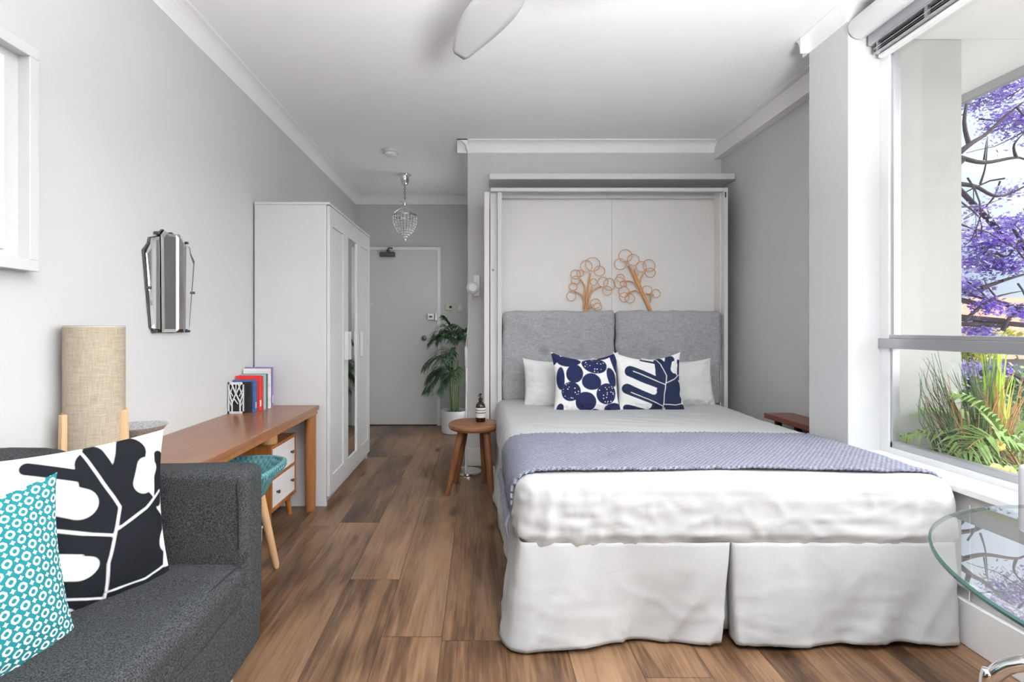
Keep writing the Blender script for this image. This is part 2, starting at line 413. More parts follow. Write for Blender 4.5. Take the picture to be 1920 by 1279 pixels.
# cornices
def cove(p0, p1, inn, zlo=ZC, d=.085):              # cove along p0->p1, inn = direction into the room
    p0 = Vector(p0); p1 = Vector(p1); inn = Vector(inn); mb = MB(); pr = [(0, 0), (.006, 0)]
    for k in range(7):
        a = PI/2*k/6; pr.append((.006+(d-.012)*(1-math.cos(a)), (CE-zlo-.008)*math.sin(a)))
    pr += [(d, CE-zlo-.008), (d, CE-zlo), (0, CE-zlo)]
    vs = [Vector((p.x, p.y, zlo))+inn*q[0]+Z3*q[1] for p in (p0, p1) for q in pr]; n = len(pr)
    return mb.add(vs, [(i, (i+1) % n, n+(i+1) % n, n+i) for i in range(n)]+[tuple(range(n))[::-1], tuple(range(n, 2*n))])
struct('trim_1', cove((WL, -2.4, 0), (WL, YB, 0), (1, 0, 0)), M['crown'])
struct('trim_2', cove((WL, YB, 0), (XN, YB, 0), (0, -1, 0)), M['crown'])
struct('trim_3', cove((XN-.085, YN, 0), (XR, YN, 0), (0, -1, 0)), M['crown'])
struct('trim_4', cove((XN, YN-.085, 0), (XN, YB, 0), (-1, 0, 0)), M['crown'])
struct('trim_5', cove((XR, 2.62, 0), (XR, YN, 0), (-1, 0, 0)), M['crown'])
struct('trim_6', cove((1.72, 2.345, 0), (1.72, 2.665, 0), (-1, 0, 0), d=.045), M['crown'])
struct('trim_7', cove((1.675, 2.62, 0), (XR, 2.62, 0), (0, 1, 0), d=.045), M['crown'])
def bboard(name, *a): return struct(name, box(*a), M['trim'], bevel=.004)
bboard('baseboard_back', -.50, XN, YB-.016, YB, 0, .135)
bboard('baseboard_bed', XN-.012, .03, YN-.016, YN, 0, .14)
bboard('baseboard_hall', XN-.016, XN, YN, YB-.02, 0, .14)
bboard('baseboard_left', WL, WL+.016, 1.7, YB-.02, 0, .12)
bboard('baseboard_window', 1.725, 1.745, -2.4, 2.345, 0, .16)
struct('trim_8', MB().box(1.727, 1.745, -2.4, 2.0, .20, .225), M['trim'], bevel=.006)       # conduit above the skirting
struct('trim_9', MB().box(1.722, 1.872, -1.8, 2.345, .535, .56), M['trim'], bevel=.003)     # sill

# entrance door
DX0, DX1, DT = -1.27, -.475, 2.02
d1 = struct('door_1', box(DX0, DX1, YB-.035, YB-.005, .012, DT), M['doorp'], bevel=.003)
def dpart(n, mb, m, **k): return build(n, mb, m, d1, **k)
dpart('door_frame', MB().box(DX0-.045, DX0, YB-.045, YB, 0, DT+.035).box(DX1, DX1+.04, YB-.045, YB, 0, DT+.035).box(DX0, DX1, YB-.045, YB, DT, DT+.035), M['trim'], bevel=.003)
dpart('threshold', box(DX0, DX1, YB-.04, YB, 0, .012), M['dark'])
q = W(796, 634, YB-.04); fr = (X3, Z3, -Y3)
dpart('door_knob', MB().lathe([(.022, 0), (.022, .008), (.01, .012), (.01, .03), (.024, .036), (.03, .05), (.026, .064), (0, .068)], q+Vector((0, .005, 0)), 20, frame=fr), M['dmetal'], smooth=True)
q = W(811, 594, YB-.04)
dpart('deadlock', MB().box(q.x-.055, q.x+.02, q.y-.03, q.y+.005, q.z-.038, q.z+.038).box(q.x+.03, q.x+.055, q.y-.035, q.y+.0, q.z-.045, q.z+.045), M['steel'], bevel=.004)
dpart('lock_turn', MB().box(q.x-.035, q.x+.0, q.y-.045, q.y-.03, q.z-.012, q.z+.012), M['dmetal'], bevel=.003)
q = W(726, 477, YB-.08)
dpart('door_closer', MB().soft((q.x-.088, q.y-.02, q.z-.028), (q.x+.088, q.y+.035, q.z+.028), .015, .05), M['dmetal'], smooth=True)
dpart('closer_arm', MB().tube([(q.x, q.y, q.z+.02), (q.x+.02, q.y-.02, q.z+.07), (q.x+.05, q.y+.04, q.z+.075)], .009).cyl((q.x+.01, q.y), .02, q.z+.028, q.z+.055, 16), M['dmetal'], smooth=True)

# intercom panel and light switch on the hall wall
q = W(842, 576, YB); t = thing('intercom_panel', (q.x, q.y, q.z), 'small ivory wall intercom panel beside the entrance door', 'intercom')
build('panel_plate', box(q.x-.042, q.x+.042, YB-.022, YB, q.z-.036, q.z+.036), M['ivory'], t, bevel=.004)
build('button', MB().lathe([(.016, 0), (.016, .006), (0, .007)], (q.x+.018, YB-.021, q.z), 16, frame=fr), M['dark'], t)
q = W(862, 577, YB); t = thing('light_switch', (q.x, q.y, q.z), 'white light switch plate to the right of the ivory panel', 'light switch')
build('switch_plate', box(q.x-.032, q.x+.032, YB-.012, YB, q.z-.044, q.z+.044), M['white'], t, bevel=.003)
build('rocker', box(q.x-.010, q.x+.010, YB-.018, YB-.012, q.z-.018, q.z+.018), M['trim'], t, bevel=.002)

# ------------------------------------------------------------------ the window
def pane(y0, y1, z0, z1, x=1.893): return box(x-.002, x+.002, y0, y1, z0, z1)
Y0 = -1.8; YW = 2.345; zt0, zt1, zh = 1.035, 1.092, 2.44
w1 = struct('window_1', MB().box(1.868, 1.92, YW-.05, YW, .585, zh-.03).box(1.868, 1.92, Y0, YW, .56, .585).box(1.868, 1.92, Y0, YW, zh-.03, zh)
            .box(1.868, 1.92, Y0, Y0+.05, .585, zh-.03), M['alulight'], bevel=.002)
build('transom', MB().box(1.858, 1.925, Y0, YW, zt0, zt1-.012).box(1.870, 1.915, Y0, YW, zt1-.012, zt1+.006), M['alu'], w1, bevel=.003)
build('lower_sash', MB().box(1.875, 1.91, Y0+.05, YW-.05, .585, .612).box(1.875, 1.91, YW-.062, YW-.05, .585, zt0), M['alu'], w1, bevel=.002)
build('upper_sash', MB().box(1.878, 1.91, YW-.066, YW-.05, zt1, zh-.03).box(1.878, 1.91, Y0+.05, YW-.06, zh-.045, zh-.03).box(1.878, 1.91, .9, .93, zt1, zh-.04), M['alu'], w1, bevel=.002)
build('mullion', MB().box(1.872, 1.915, .30, .35, .585, zt0), M['alu'], w1, bevel=.002)
build('glass_pane', pane(Y0+.05, YW-.05, .60, zt0), M['glass'], w1)
build('glass_pane', pane(Y0+.05, YW-.05, zt1, zh-.03), M['glass'], w1)

# roller blind over the window
yb0, yb1 = -1.75, 2.335
t = thing('roller_blind', (1.78, yb1, 2.38), 'rolled up white blind with grey rails above the tall window', 'blind')
build('blind_roll', MB().lathe([(0, 0), (.048, 0), (.052, .004), (.052, yb1-yb0), (0, yb1-yb0)], (1.762, yb1, 2.515), 32, frame=(X3, Z3, -Y3)), M['white'], t, smooth=True)
build('head_rail', MB().box(1.795, 1.835, yb0, yb1-.01, 2.425, 2.48), M['alu'], t, bevel=.006)
for k in range(4):
    build('slat', MB().box(1.815, 1.858, yb0, yb1-.02, 2.385+.011*k, 2.389+.011*k), M['dmetal'] if k % 2 else M['alu'], t)
build('bottom_rail', MB().box(1.835, 1.868, yb0, yb1-.02, 2.366, 2.382), M['alulight'], t, bevel=.004)
build('cord_clip', box(1.800, 1.812, 2.02, 2.035, 2.38, 2.425), M['crystal'], t); build('cord_clip', box(1.800, 1.810, 2.27, 2.28, 2.37, 2.425), M['crystal'], t)
t = tag(build('blind_cord', MB().tube(smoothpath([(1.735, 1.78, .50), (1.732, 1.775, .33), (1.736, 1.77, .24), (1.730, 1.775, .20), (1.733, 1.78, .14)]), .0022, 6), M['white'], smooth=True),
        'thin white cord hanging down the wall below the window sill', 'cord')

# outside: fin wall, soffit, planter ledge
struct('wall_outside', box(1.925, 2.30, 2.40, 2.62, -3.0, 2.5), M['ext'])
struct('ceiling_outside', box(1.925, 2.85, -3, 2.395, 2.5, 2.62).box(1.925, 2.85, 2.40, 4.2, 2.502, 2.62), M['soffit'])
struct('trim_10', box(2.85, 2.885, -3, 4.2, 2.455, 2.62), M['alu'])
struct('wall_facade', box(1.93, 1.99, -2.5, 2.39, -3, .40), M['ext'])

# ------------------------------------------------------------------ ceiling things
q = Vector((-.748, 4.30, CE))
t = thing('smoke_detector', q, 'round white smoke detector on the hall ceiling', 'smoke detector')
build('detector_base', MB().lathe([(0, -.0), (.068, 0), (.068, -.022), (.062, -.026), (0, -.026)], q, 32), M['white'], t, smooth=True)
build('detector_head', MB().lathe([(0, -.026), (.052, -.026), (.050, -.040), (.035, -.046), (0, -.047)], q, 32), M['trim'], t, smooth=True)

# chandelier
q = Vector((-.726, 4.97, 0)); cx, cy = q.x, q.y
t = thing('chandelier', (cx, cy, 1.96), 'small crystal bead chandelier hanging in the entrance hall', 'chandelier')
build('ceiling_cup', MB().lathe([(.0, CE), (.058, CE), (.062, CE-.008), (.048, CE-.014), (.044, CE-.045), (.034, CE-.09), (.016, CE-.108), (0, CE-.112)], (cx, cy, 0), 24), M['chrome'], t, smooth=True)
for k in range(8):
    zz = CE-.118-.022*k; e = X3 if k % 2 else Y3
    build('chain_link', MB().tube(circ((cx, cy, zz), .008, e, Z3, 12, 1.6), .002, 6, True), M['dmetal'], t, smooth=True)
build('top_disc', MB().lathe([(0, 2.385), (.02, 2.385), (.05, 2.375), (.052, 2.37), (.02, 2.355), (.018, 2.33), (.0, 2.325)], (cx, cy, 0), 24), M['bead'], t, smooth=True)
dome = MB()
for k in range(12):
    a = 2*PI*k/12
    dome.tube(smoothpath([(cx+r*math.cos(a), cy+r*math.sin(a), z) for r, z in ((.012, 2.33), (.035, 2.305), (.085, 2.275), (.118, 2.235))], 4), .0022, 5)
build('dome_wires', dome, M['bead'], t, smooth=True)
build('hoop', MB().lathe([(.117, 2.224), (.121, 2.224), (.121, 2.238), (.117, 2.238), (.117, 2.224)], (cx, cy, 0), 40, cap=False), M['steel'], t)
prof = [(.119, 2.215), (.118, 2.193), (.115, 2.171), (.110, 2.149), (.103, 2.127), (.093, 2.105), (.080, 2.083), (.063, 2.062), (.042, 2.042), (.02, 2.026)]
for k in range(22):
    a = 2*PI*k/22; mb = MB()
    for r, z in prof: mb.sphere((cx+r*math.cos(a), cy+r*math.sin(a), z), .0075, 6, 4)
    mb.tube([(cx+r*math.cos(a), cy+r*math.sin(a), z) for r, z in prof], .001, 4)
    build('bead_strand', mb, M['bead'], t, smooth=True)
build('drop', MB().sphere((cx, cy, 2.0), .016, 12, 8, (1, 1, 1.3)), M['bead'], t, smooth=True)

# ceiling fan (mostly above the frame)
fc = Vector((.17, 1.74, 2.36))
t = thing('ceiling_fan', fc, 'white ceiling fan, one blade reaching down into the picture', 'fan')
build('motor_housing', MB().lathe([(0, -.05), (.05, -.048), (.085, -.03), (.09, 0), (.085, .04), (.03, .06), (0, .06)], fc, 32), M['white'], t, smooth=True)
build('down_rod', MB().cyl(fc, .014, fc.z+.05, CE-.05).lathe([(.055, CE), (.05, CE-.05), (.02, CE-.065)], (fc.x, fc.y, 0), 24), M['white'], t, smooth=True)
for k in range(3):
    a = math.radians(112+120*k); e = Vector((math.cos(a), math.sin(a), 0)); s_ = Vector((-e.y, e.x, 0))
    def bl(u, v, e=e, s_=s_):
        L = .07+.55*u; w = (.055+.085*math.sin(PI*min(1, u*1.02)**.75))*(1 if u < .98 else .6)
        return fc+e*L+s_*((v-.5)*w*1.3+.03*math.sin(u*2))+Z3*(.02*(v-.5)+.01)
    build('blade', MB().grid(bl, 20, 6), M['white'], t, smooth=True, thick=.007)

# ------------------------------------------------------------------ left wall: framed picture and mirror
fy0, fy1, fz0, fz1 = .80, 1.585, 1.305, 2.0; fx = WL
t = thing('picture_frame', (fx, 1.2, fz0), 'white deep box picture frame on the left wall, cut by the photo edge', 'picture frame')
fw = .034
build('frame', MB().box(fx, fx+.045, fy0, fy1, fz0, fz0+fw).box(fx, fx+.045, fy0, fy1, fz1-fw, fz1).box(fx, fx+.045, fy0, fy0+fw, fz0+fw, fz1-fw).box(fx, fx+.045, fy1-fw, fy1, fz0+fw, fz1-fw), M['white'], t, bevel=.002)
build('mount', box(fx+.002, fx+.008, fy0+fw, fy1-fw, fz0+fw, fz1-fw), M['wall'], t)
build('print_board', box(fx+.008, fx+.014, fy0+.09, fy1-.085, fz0+.06, fz1-.06), M['board'], t)

t = thing('wall_mirror', (WL, 2.32, 1.10), 'tall silver art deco mirror with angled side panels on the left wall', 'mirror')
half = [(.0, 1.568), (.030, 1.560), (.062, 1.570), (.092, 1.545), (.092, 1.535), (.150, 1.520), (.156, 1.495), (.190, 1.458), (.145, 1.128), (.118, 1.108), (0, 1.105)]
def interp(dz):                                    # top and bottom of the outline at a sideways distance
    top = 1.568
    for (a, za), (b_, zb) in zip(half[:8], half[1:8]):
        if a <= dz <= b_ and b_ > a: top = za+(zb-za)*(dz-a)/(b_-a)
    return top
build('mirror_back', MB().prism([(2.32+a, z) for a, z in half]+[(2.32-a, z) for a, z in half[-2:0:-1]], 0, WL+.002, WL+.012), M['mirrordark'], t)
def facet(name, poly, depth):                      # poly [(dy,z)], depth(dy) -> x offset; bevelled rim
    mb = MB(); n = len(poly); cy_ = sum(p[0] for p in poly)/n; cz = sum(p[1] for p in poly)/n
    def ins(p, d): 
        v = Vector((cy_-p[0], cz-p[1])); v.normalize(); return (p[0]+v.x*d*1.0, p[1]+v.y*d*1.0)
    o = [(p[0], p[1]) for p in poly]; i_ = []
    for p in poly:
        sx = -1 if p[0] > cy_ else 1; sz = -1 if p[1] > cz else 1
        i_.append((p[0]+sx*.012, p[1]+sz*.014))
    vs = [(WL+depth(p[0])-.006, 2.32+p[0], p[1]) for p in o]+[(WL+depth(p[0]), 2.32+p[0], p[1]) for p in i_]
    mb.add(vs, [(i, (i+1) % n, n+(i+1) % n, n+i) for i in range(n)]+[tuple(range(n, 2*n))])
    return build(name, mb, M['mirror'], t)
facet('mirror_panel', [(-.088, 1.540), (-.062, 1.566), (-.03, 1.557), (0.026, 1.562), (.026, 1.108), (-.080, 1.108)], lambda d: .024)
facet('mirror_panel', [(.028, 1.562), (.062, 1.566), (.088, 1.540), (.080, 1.108), (.028, 1.108)], lambda d: .020+.11*(d-.02))
facet('mirror_panel', [(.092, 1.532), (.148, 1.518), (.154, 1.493), (.186, 1.456), (.143, 1.130), (.118, 1.111), (.084, 1.108)], lambda d: .022-.09*(d-.09))
facet('mirror_panel', [(-.084, 1.108), (-.118, 1.111), (-.143, 1.130), (-.186, 1.456), (-.154, 1.493), (-.148, 1.518), (-.092, 1.532)], lambda d: .022-.09*(-d-.09))
for dy, z in ((-.166, 1.30), (.166, 1.30), (-.11, 1.545), (.11, 1.537), (-.125, 1.112), (.125, 1.112)):
    build('clip', box(WL+.004, WL+.026, 2.32+dy-.006, 2.32+dy+.006, z-.006, z+.006), M['dmetal'], t, bevel=.002)

# ------------------------------------------------------------------ wardrobe
wy0, wy1, wx0, wx1, wz = 3.18, 4.35, WL+.012, -.938, 1.905
t = thing('wardrobe', ((wx0+wx1)/2, (wy0+wy1)/2, 0), 'tall white three door wardrobe with a mirror strip against the left wall', 'wardrobe')
build('carcass', MB().box(wx0, wx1-.022, wy0, wy0+.02, 0, wz).box(wx0, wx1-.022, wy1-.02, wy1, 0, wz).box(wx0, wx1-.022, wy0+.02, wy1-.02, wz-.02, wz)
      .box(wx0, wx1-.022, wy0+.02, wy1-.02, .06, .08).box(wx0, wx0+.01, wy0+.02, wy1-.02, .08, wz-.02).box(wx1-.06, wx1-.045, wy0+.02, wy1-.02, 0, .06), M['white'], t, bevel=.0015)
build('top_panel', MB().box(wx0, wx1, wy0-.004, wy1+.004, wz, wz+.016), M['white'], t, bevel=.002)
dw = (wy1-wy0)/3
for k in range(3):
    a, b_ = wy0+dw*k+.002, wy0+dw*(k+1)-.002; z0, z1 = .062, wz-.006; st = .062
    mb = MB().box(wx1-.020, wx1, a, a+st, z0, z1).box(wx1-.020, wx1, b_-st, b_, z0, z1).box(wx1-.020, wx1, a+st, b_-st, z0, z0+.12).box(wx1-.020, wx1, a+st, b_-st, z1-.12, z1)
    d = build('door', mb, M['white'], t, bevel=.0015)
    build('mirror_strip' if k == 1 else 'door_panel', box(wx1-.016, wx1-.009, a+st, b_-st, z0+.12, z1-.12), M['mirror'] if k == 1 else M['white'], d)
    hy = (b_-.032) if k == 0 else (a+.032)
    if k == 2: hy = a+.032
    if k == 1: hy = a+.030
    build('handle', MB().box(wx1, wx1+.028, hy-.012, hy+.012, .90, 1.10), M['white'], d, bevel=.003)
t2 = thing('wall_hook', (wx1+.0, wy1-.02, 1.33), 'small white hook on the far side of the wardrobe', 'hook')
build('hook_plate', box(wx1-.06, wx1+.004, wy1+.004, wy1+.010, 1.29, 1.35), M['white'], t2, bevel=.002)
build('hook_arm', MB().tube(smoothpath([(wx1-.01, wy1+.010, 1.33), (wx1+.012, wy1+.025, 1.325), (wx1+.018, wy1+.025, 1.345)]), .006), M['white'], t2, smooth=True)

# ------------------------------------------------------------------ desk with drawer unit
dx0, dx1, dy0, dy1, dz = WL+.004, -1.0, 1.645, 3.165, .642
t = thing('desk', ((dx0+dx1)/2, (dy0+dy1)/2, 0), 'long narrow walnut desk along the left wall beside the wardrobe', 'desk')
build('desk_top', box(dx0, dx1, dy0, dy1, dz-.028, dz), M['desk'], t, bevel=.003)
build('front_rail', MB().box(dx1-.030, dx1-.004, dy0+.01, dy1-.02, dz-.05, dz-.028), M['deskedge'], t, bevel=.002)
for x_ in (dx0+.045, dx1-.04):
    for y_ in (dy0+.05, dy1-.045):
        build('leg', MB().lathe([(.030, 0), (.033, .2), (.034, dz-.028)], (x_, y_, 0), 24), M['deskedge'], t, smooth=True)
ux0, ux1, uy0, uy1, uz0, uz1 = WL+.03, -1.115, 2.715, 3.085, .125, .485
t = thing('drawer_unit', ((ux0+ux1)/2, (uy0+uy1)/2, 0), 'small orange-brown wooden drawer unit with two white drawers under the desk', 'drawers')
build('carcass', MB().box(ux0, ux1, uy0, uy0+.018, uz0, uz1).box(ux0, ux1, uy1-.018, uy1, uz0, uz1).box(ux0, ux1, uy0+.018, uy1-.018, uz0, uz0+.018).box(ux0, ux1, uy0+.018, uy1-.018, uz1-.018, uz1)
      .box(ux0, ux0+.01, uy0+.018, uy1-.018, uz0+.018, uz1-.018).box(ux0+.01, ux1, uy0+.018, uy1-.018, .297, .311), M['cabw'], t, bevel=.002)
for z0, z1 in ((uz0+.02, .295), (.313, uz1-.02)):
    d = build('drawer', box(ux1-.25, ux1-.003, uy0+.020, uy1-.020, z0, z1), M['drawer'], t, bevel=.002)
    for yk in (uy0+.08, uy1-.08):
        build('drawer_pull', MB().lathe([(.006, 0), (.005, .006), (.010, .012), (.009, .018), (0, .019)], (ux1-.003, yk, (z0+z1)/2), 14, frame=(Y3, Z3, X3)), M['dmetal'], d, smooth=True)
for x_, sx in ((ux0+.05, -1), (ux1-.04, 1)):
    for y_, sy in ((uy0+.05, -1), (uy1-.05, 1)):
        build('leg', MB().tube([(x_, y_, uz0), (x_+sx*.012, y_+sy*.018, 0)], [.019, .012], 14), M['cabw'], t, smooth=True)
t = tag(build('wooden_block', MB().lathe([(.0, uz1), (.046, uz1), (.046, dz-.028), (0, dz-.028)], (-1.165, 2.80, 0), 32), M['pine'], smooth=True, bevel=.002),
        'round pale wooden block between the drawer unit and the desk top', 'block')
t = thing('floor_box', (-1.20, 2.60, 0), 'low white box on the floor behind the drawer unit leg', 'box')
build('box_body', box(-1.30, -1.14, 2.56, 2.66, 0, .07), M['white'], t, bevel=.004)
build('lid', box(-1.303, -1.137, 2.557, 2.663, .07, .082), M['trim'], t, bevel=.003)

# things on the desk: table lamp, bowl, bookend, books
lx, ly, lr, lz = -1.328, 1.745, .088, dz
t = thing('table_lamp', (lx, ly, lz), 'tall cylinder table lamp with linen shade and birch legs on the desk', 'lamp')
build('lamp_shade', MB().lathe([(lr, lz+.055), (lr, 1.136), (lr-.003, 1.136), (lr-.003, lz+.055), (lr, lz+.055)], (lx, ly, 0), 56, cap=False), M['shade'], t, smooth=True)
build('shade_ring', MB().tube(circ((lx, ly, 1.132), lr-.002, X3, Y3, 48), .0025, 6, True), M['white'], t, smooth=True)
build('lamp_base', MB().lathe([(0, lz+.03), (.07, lz+.03), (.07, lz+.045), (.02, lz+.05), (.018, lz+.12), (0, lz+.12)], (lx, ly, 0), 32), M['birch'], t, smooth=True)
for k in range(4):
    a = math.radians((9, -115, 189, 65)[k]); e = Vector((math.cos(a), math.sin(a), 0)); s_ = Vector((-e.y, e.x, 0)); c0 = Vector((lx, ly, 0))
    mb = MB(); vs = []
    for z, o in ((lz, 0.004), (lz+.20, 0)):
        for r_, w in ((lr-.012, -.011), (lr+.014+o, -.011), (lr+.014+o, .011), (lr-.012, .011)): vs.append(c0+e*r_+s_*w+Z3*z)
    mb.add(vs, [(3, 2, 1, 0), (4, 5, 6, 7), (0, 1, 5, 4), (1, 2, 6, 5), (2, 3, 7, 6), (3, 0, 4, 7)])
    build('leg', mb, M['birch'], t, bevel=.002)
t = thing('bowl', (-1.32, 1.955, dz), 'speckled silver footed bowl on the desk behind the lamp', 'bowl')
build('bowl_body', MB().lathe([(0, dz+.035), (.02, dz+.036), (.07, dz+.07), (.098, dz+.105), (.100, dz+.108), (.094, dz+.104), (.06, dz+.072), (0, dz+.045)], (-1.32, 1.955, 0), 40), M['glaze'], t, smooth=True)
build('foot', MB().lathe([(0, dz), (.045, dz), (.04, dz+.008), (.018, dz+.018), (.018, dz+.037), (0, dz+.037)], (-1.32, 1.955, 0), 28), M['glaze'], t, smooth=True)

bx0, bx1, by, bh = WL+.006, -1.328, 2.855, .178
t = thing('bookend', ((bx0+bx1)/2, by, dz), 'white metal bookend with branch cut-outs at the near end of the books', 'bookend')
mb = MB().box(bx0, bx0+.008, by, by+.002, dz, dz+bh).box(bx1-.008, bx1, by, by+.002, dz, dz+bh).box(bx0, bx1, by, by+.002, dz+bh-.014, dz+bh).box(bx0, bx1, by, by+.002, dz, dz+.012)
w_ = bx1-bx0
for seg in ([(.25, .0), (.25, .35), (.06, .7)], [(.25, .35), (.48, .62), (.2, .98)], [(.75, 0), (.75, .35), (.95, .66)], [(.75, .35), (.5, .62), (.82, .98)], [(.36, .48), (.62, .30)],
            [(.12, .6), (.36, .98)], [(.9, .55), (.6, .98)], [(.25, .2), (.02, .48)], [(.75, .2), (.98, .45)], [(.48, .62), (.5, .98)], [(.02, .82), (.3, .55)], [(.98, .82), (.7, .55)]):
    mb.tube([(bx0+w_*a, by+.001, dz+bh*b_) for a, b_ in seg], .0042 if len(seg) > 2 else .003, 6)
build('cut_out_plate', mb, M['white'], t)
build('inner_plate', box(bx0, bx1, by+.022, by+.024, dz, dz+bh-.004), M['dark'], t)
build('side_edge', MB().box(bx1-.002, bx1, by+.002, by+.022, dz, dz+bh-.004).box(bx0, bx1, by+.002, by+.022, dz, dz+.002), M['dark'], t)
books = [('black', (.025, .025, .03), .018, .175, .115, 'black-spined paperback right behind the bookend'),
         ('blue', (.06, .12, .32), .020, .185, .130, 'blue and white book between the black and the red book'),
         ('navy', (.10, .14, .22), .016, .178, .128, 'slim slate blue book beside the blue one'),
         ('red', (.70, .035, .03), .030, .205, .138, 'bright red book, thickest of the row'),
         ('crimson', (.52, .05, .05), .016, .200, .142, 'thin crimson book behind the bright red one'),
         ('teal', (.30, .50, .52), .022, .208, .148, 'pale teal book in the middle of the row'),
         ('slate', (.08, .10, .10), .016, .210, .150, 'dark grey-green book beside the pale teal one'),
         ('white', (.80, .79, .76), .022, .238, .160, 'tall white book with a dark top edge'),
         ('purple', (.25, .17, .42), .020, .246, .165, 'tall purple book, last of the row by the wardrobe')]
yy = by+.030
for nm, col, th, hh, dd, lab in books:
    x0 = WL+.008; x1 = x0+dd; t = thing('book', ((x0+x1)/2, yy+th/2, dz), lab, 'book', 'books standing on the desk')
    mt = plain('cover_'+nm, col, .45, var=.25 if nm in ('blue', 'white', 'slate') else .08, vs=(5, 30, 30))
    build('cover', MB().box(x0, x1, yy, yy+.0022, dz, dz+hh).box(x0, x1, yy+th-.0022, yy+th, dz, dz+hh).box(x1-.002, x1+.0006, yy+.0022, yy+th-.0022, dz, dz+hh), mt, t, bevel=.0008)
    build('pages', box(x0+.004, x1-.002, yy+.0022, yy+th-.0022, dz+.003, dz+hh-.003), M['paper'], t)
    if nm in ('red', 'blue', 'white', 'purple'):
        build('spine_label', box(x1+.0006, x1+.0010, yy+.004, yy+th-.004, dz+hh*.12, dz+hh*.3), M['label'], t)
    yy += th+.0015

# ------------------------------------------------------------------ woven teal chair at the desk
ccx, ccy = -1.09, 2.12
t = thing('woven_stool', (ccx, ccy, 0), 'teal woven rope stool with pale round legs tucked at the desk', 'stool')
def shell(u, v, off=0.):
    a = 2*PI*u; ca, sa = math.cos(a), math.sin(a); k = (abs(ca)**3.2+abs(sa)**3.2)**(-1/3.2)
    prof = [(.235, .520), (.222, .508), (.200, .470), (.165, .405), (.10, .370), (0, .362)]
    f = v*5; i = min(4, int(f)); fr_ = f-i; r = prof[i][0]*(1-fr_)+prof[i+1][0]*fr_-off; z = prof[i][1]*(1-fr_)+prof[i+1][1]*fr_+off
    return Vector((ccx+k*ca*r*.98, ccy+k*sa*r, z+.012*ca*(1-v)))
build('woven_seat', MB().grid(shell, 56, 15), M['teal'], t, smooth=True, thick=.012)
build('rim', MB().tube([shell(i/48, 0) for i in range(48)], .011, 8, True), M['teal'], t, smooth=True)
rb = MB()
for i in range(72):
    p = shell(i/72, 0); n = (p-Vector((ccx, ccy, p.z))).normalized(); rb.tube([p+n*.012+Z3*.006, p+n*.013-Z3*.012, p+n*.004-Z3*.026], .0028, 5)
build('rope_wrap', rb, M['teal'], t, smooth=True)
for sx in (-1, 1):
    for sy in (-1, 1):
        build('leg', MB().tube([(ccx+sx*.115, ccy+sy*.125, .40), (ccx+sx*.143, ccy+sy*.238, .02), (ccx+sx*.1445, ccy+sy*.242, .004)], [.019, .0155, .010], 16), M['birch'], t, smooth=True)

# ------------------------------------------------------------------ sofa
sx0, sx1, sy0, sy1 = WL+.012, -.690, .06, 1.625
def sdis(a): return lambda p, n: a*nz(p.x*5, p.y*5, p.z*5)
t = thing('sofa', ((sx0+sx1)/2, (sy0+sy1)/2, 0), 'charcoal grey two seat sofa on chrome feet in the left foreground', 'sofa')
build('base', MB().soft((sx0+.02, sy0+.02, .125), (sx1, sy1-.004, .36), .03, .06, sdis(.004)), M['sofa'], t, smooth=True)
build('seat_cushion', MB().soft((sx0+.20, sy0+.125, .30), (sx1+.004, sy1-.125, .435), .045, .04,
      lambda p, n: (.018*math.sin(PI*(p.y-sy0)/(sy1-sy0))*max(0, n.z) + .004*nz(p.x*6, p.y*6, 2))), M['sofa'], t, smooth=True)
build('backrest', MB().soft((sx0, sy0+.06, .30), (sx0+.235, sy1-.10, .815), .075, .05,
      lambda p, n: .006*nz(p.x*4, p.y*4, p.z*4)-max(0, (p.y-1.30))*.20*max(0, n.z)), M['sofa'], t, smooth=True)
for a, b_ in ((sy1-.128, sy1), (sy0, sy0+.128)):
    ar = build('armrest', MB().soft((sx0+.03, a, .20), (sx1, b_, .700), .028, .045, lambda p, n: .004*nz(p.x*5, p.y*5, p.z*5)), M['sofa'], t, smooth=True)
    if a > 1: build('seam', MB().tube([(sx1-.028, a-.0005, .665), (sx1-.022, a-.001, .60), (sx1-.022, a-.001, .47)], .0022, 6), M['seam'], ar)
build('seam', MB().tube(smoothpath([(sx1+.001, sy1-.12, .455), (sx1-.004, sy1-.15, .440), (sx1-.012, sy1-.25, .437), (sx1-.02, sy1-.42, .438)]), .0018, 6), M['seam'], t)
for x_ in (sx0+.10, sx1-.075):
    for y_ in (sy0+.08, sy1-.075):
        build('foot', MB().lathe([(.014, 0), (.014, .13)], (x_, y_, 0), 16), M['chrome'], t, smooth=True)

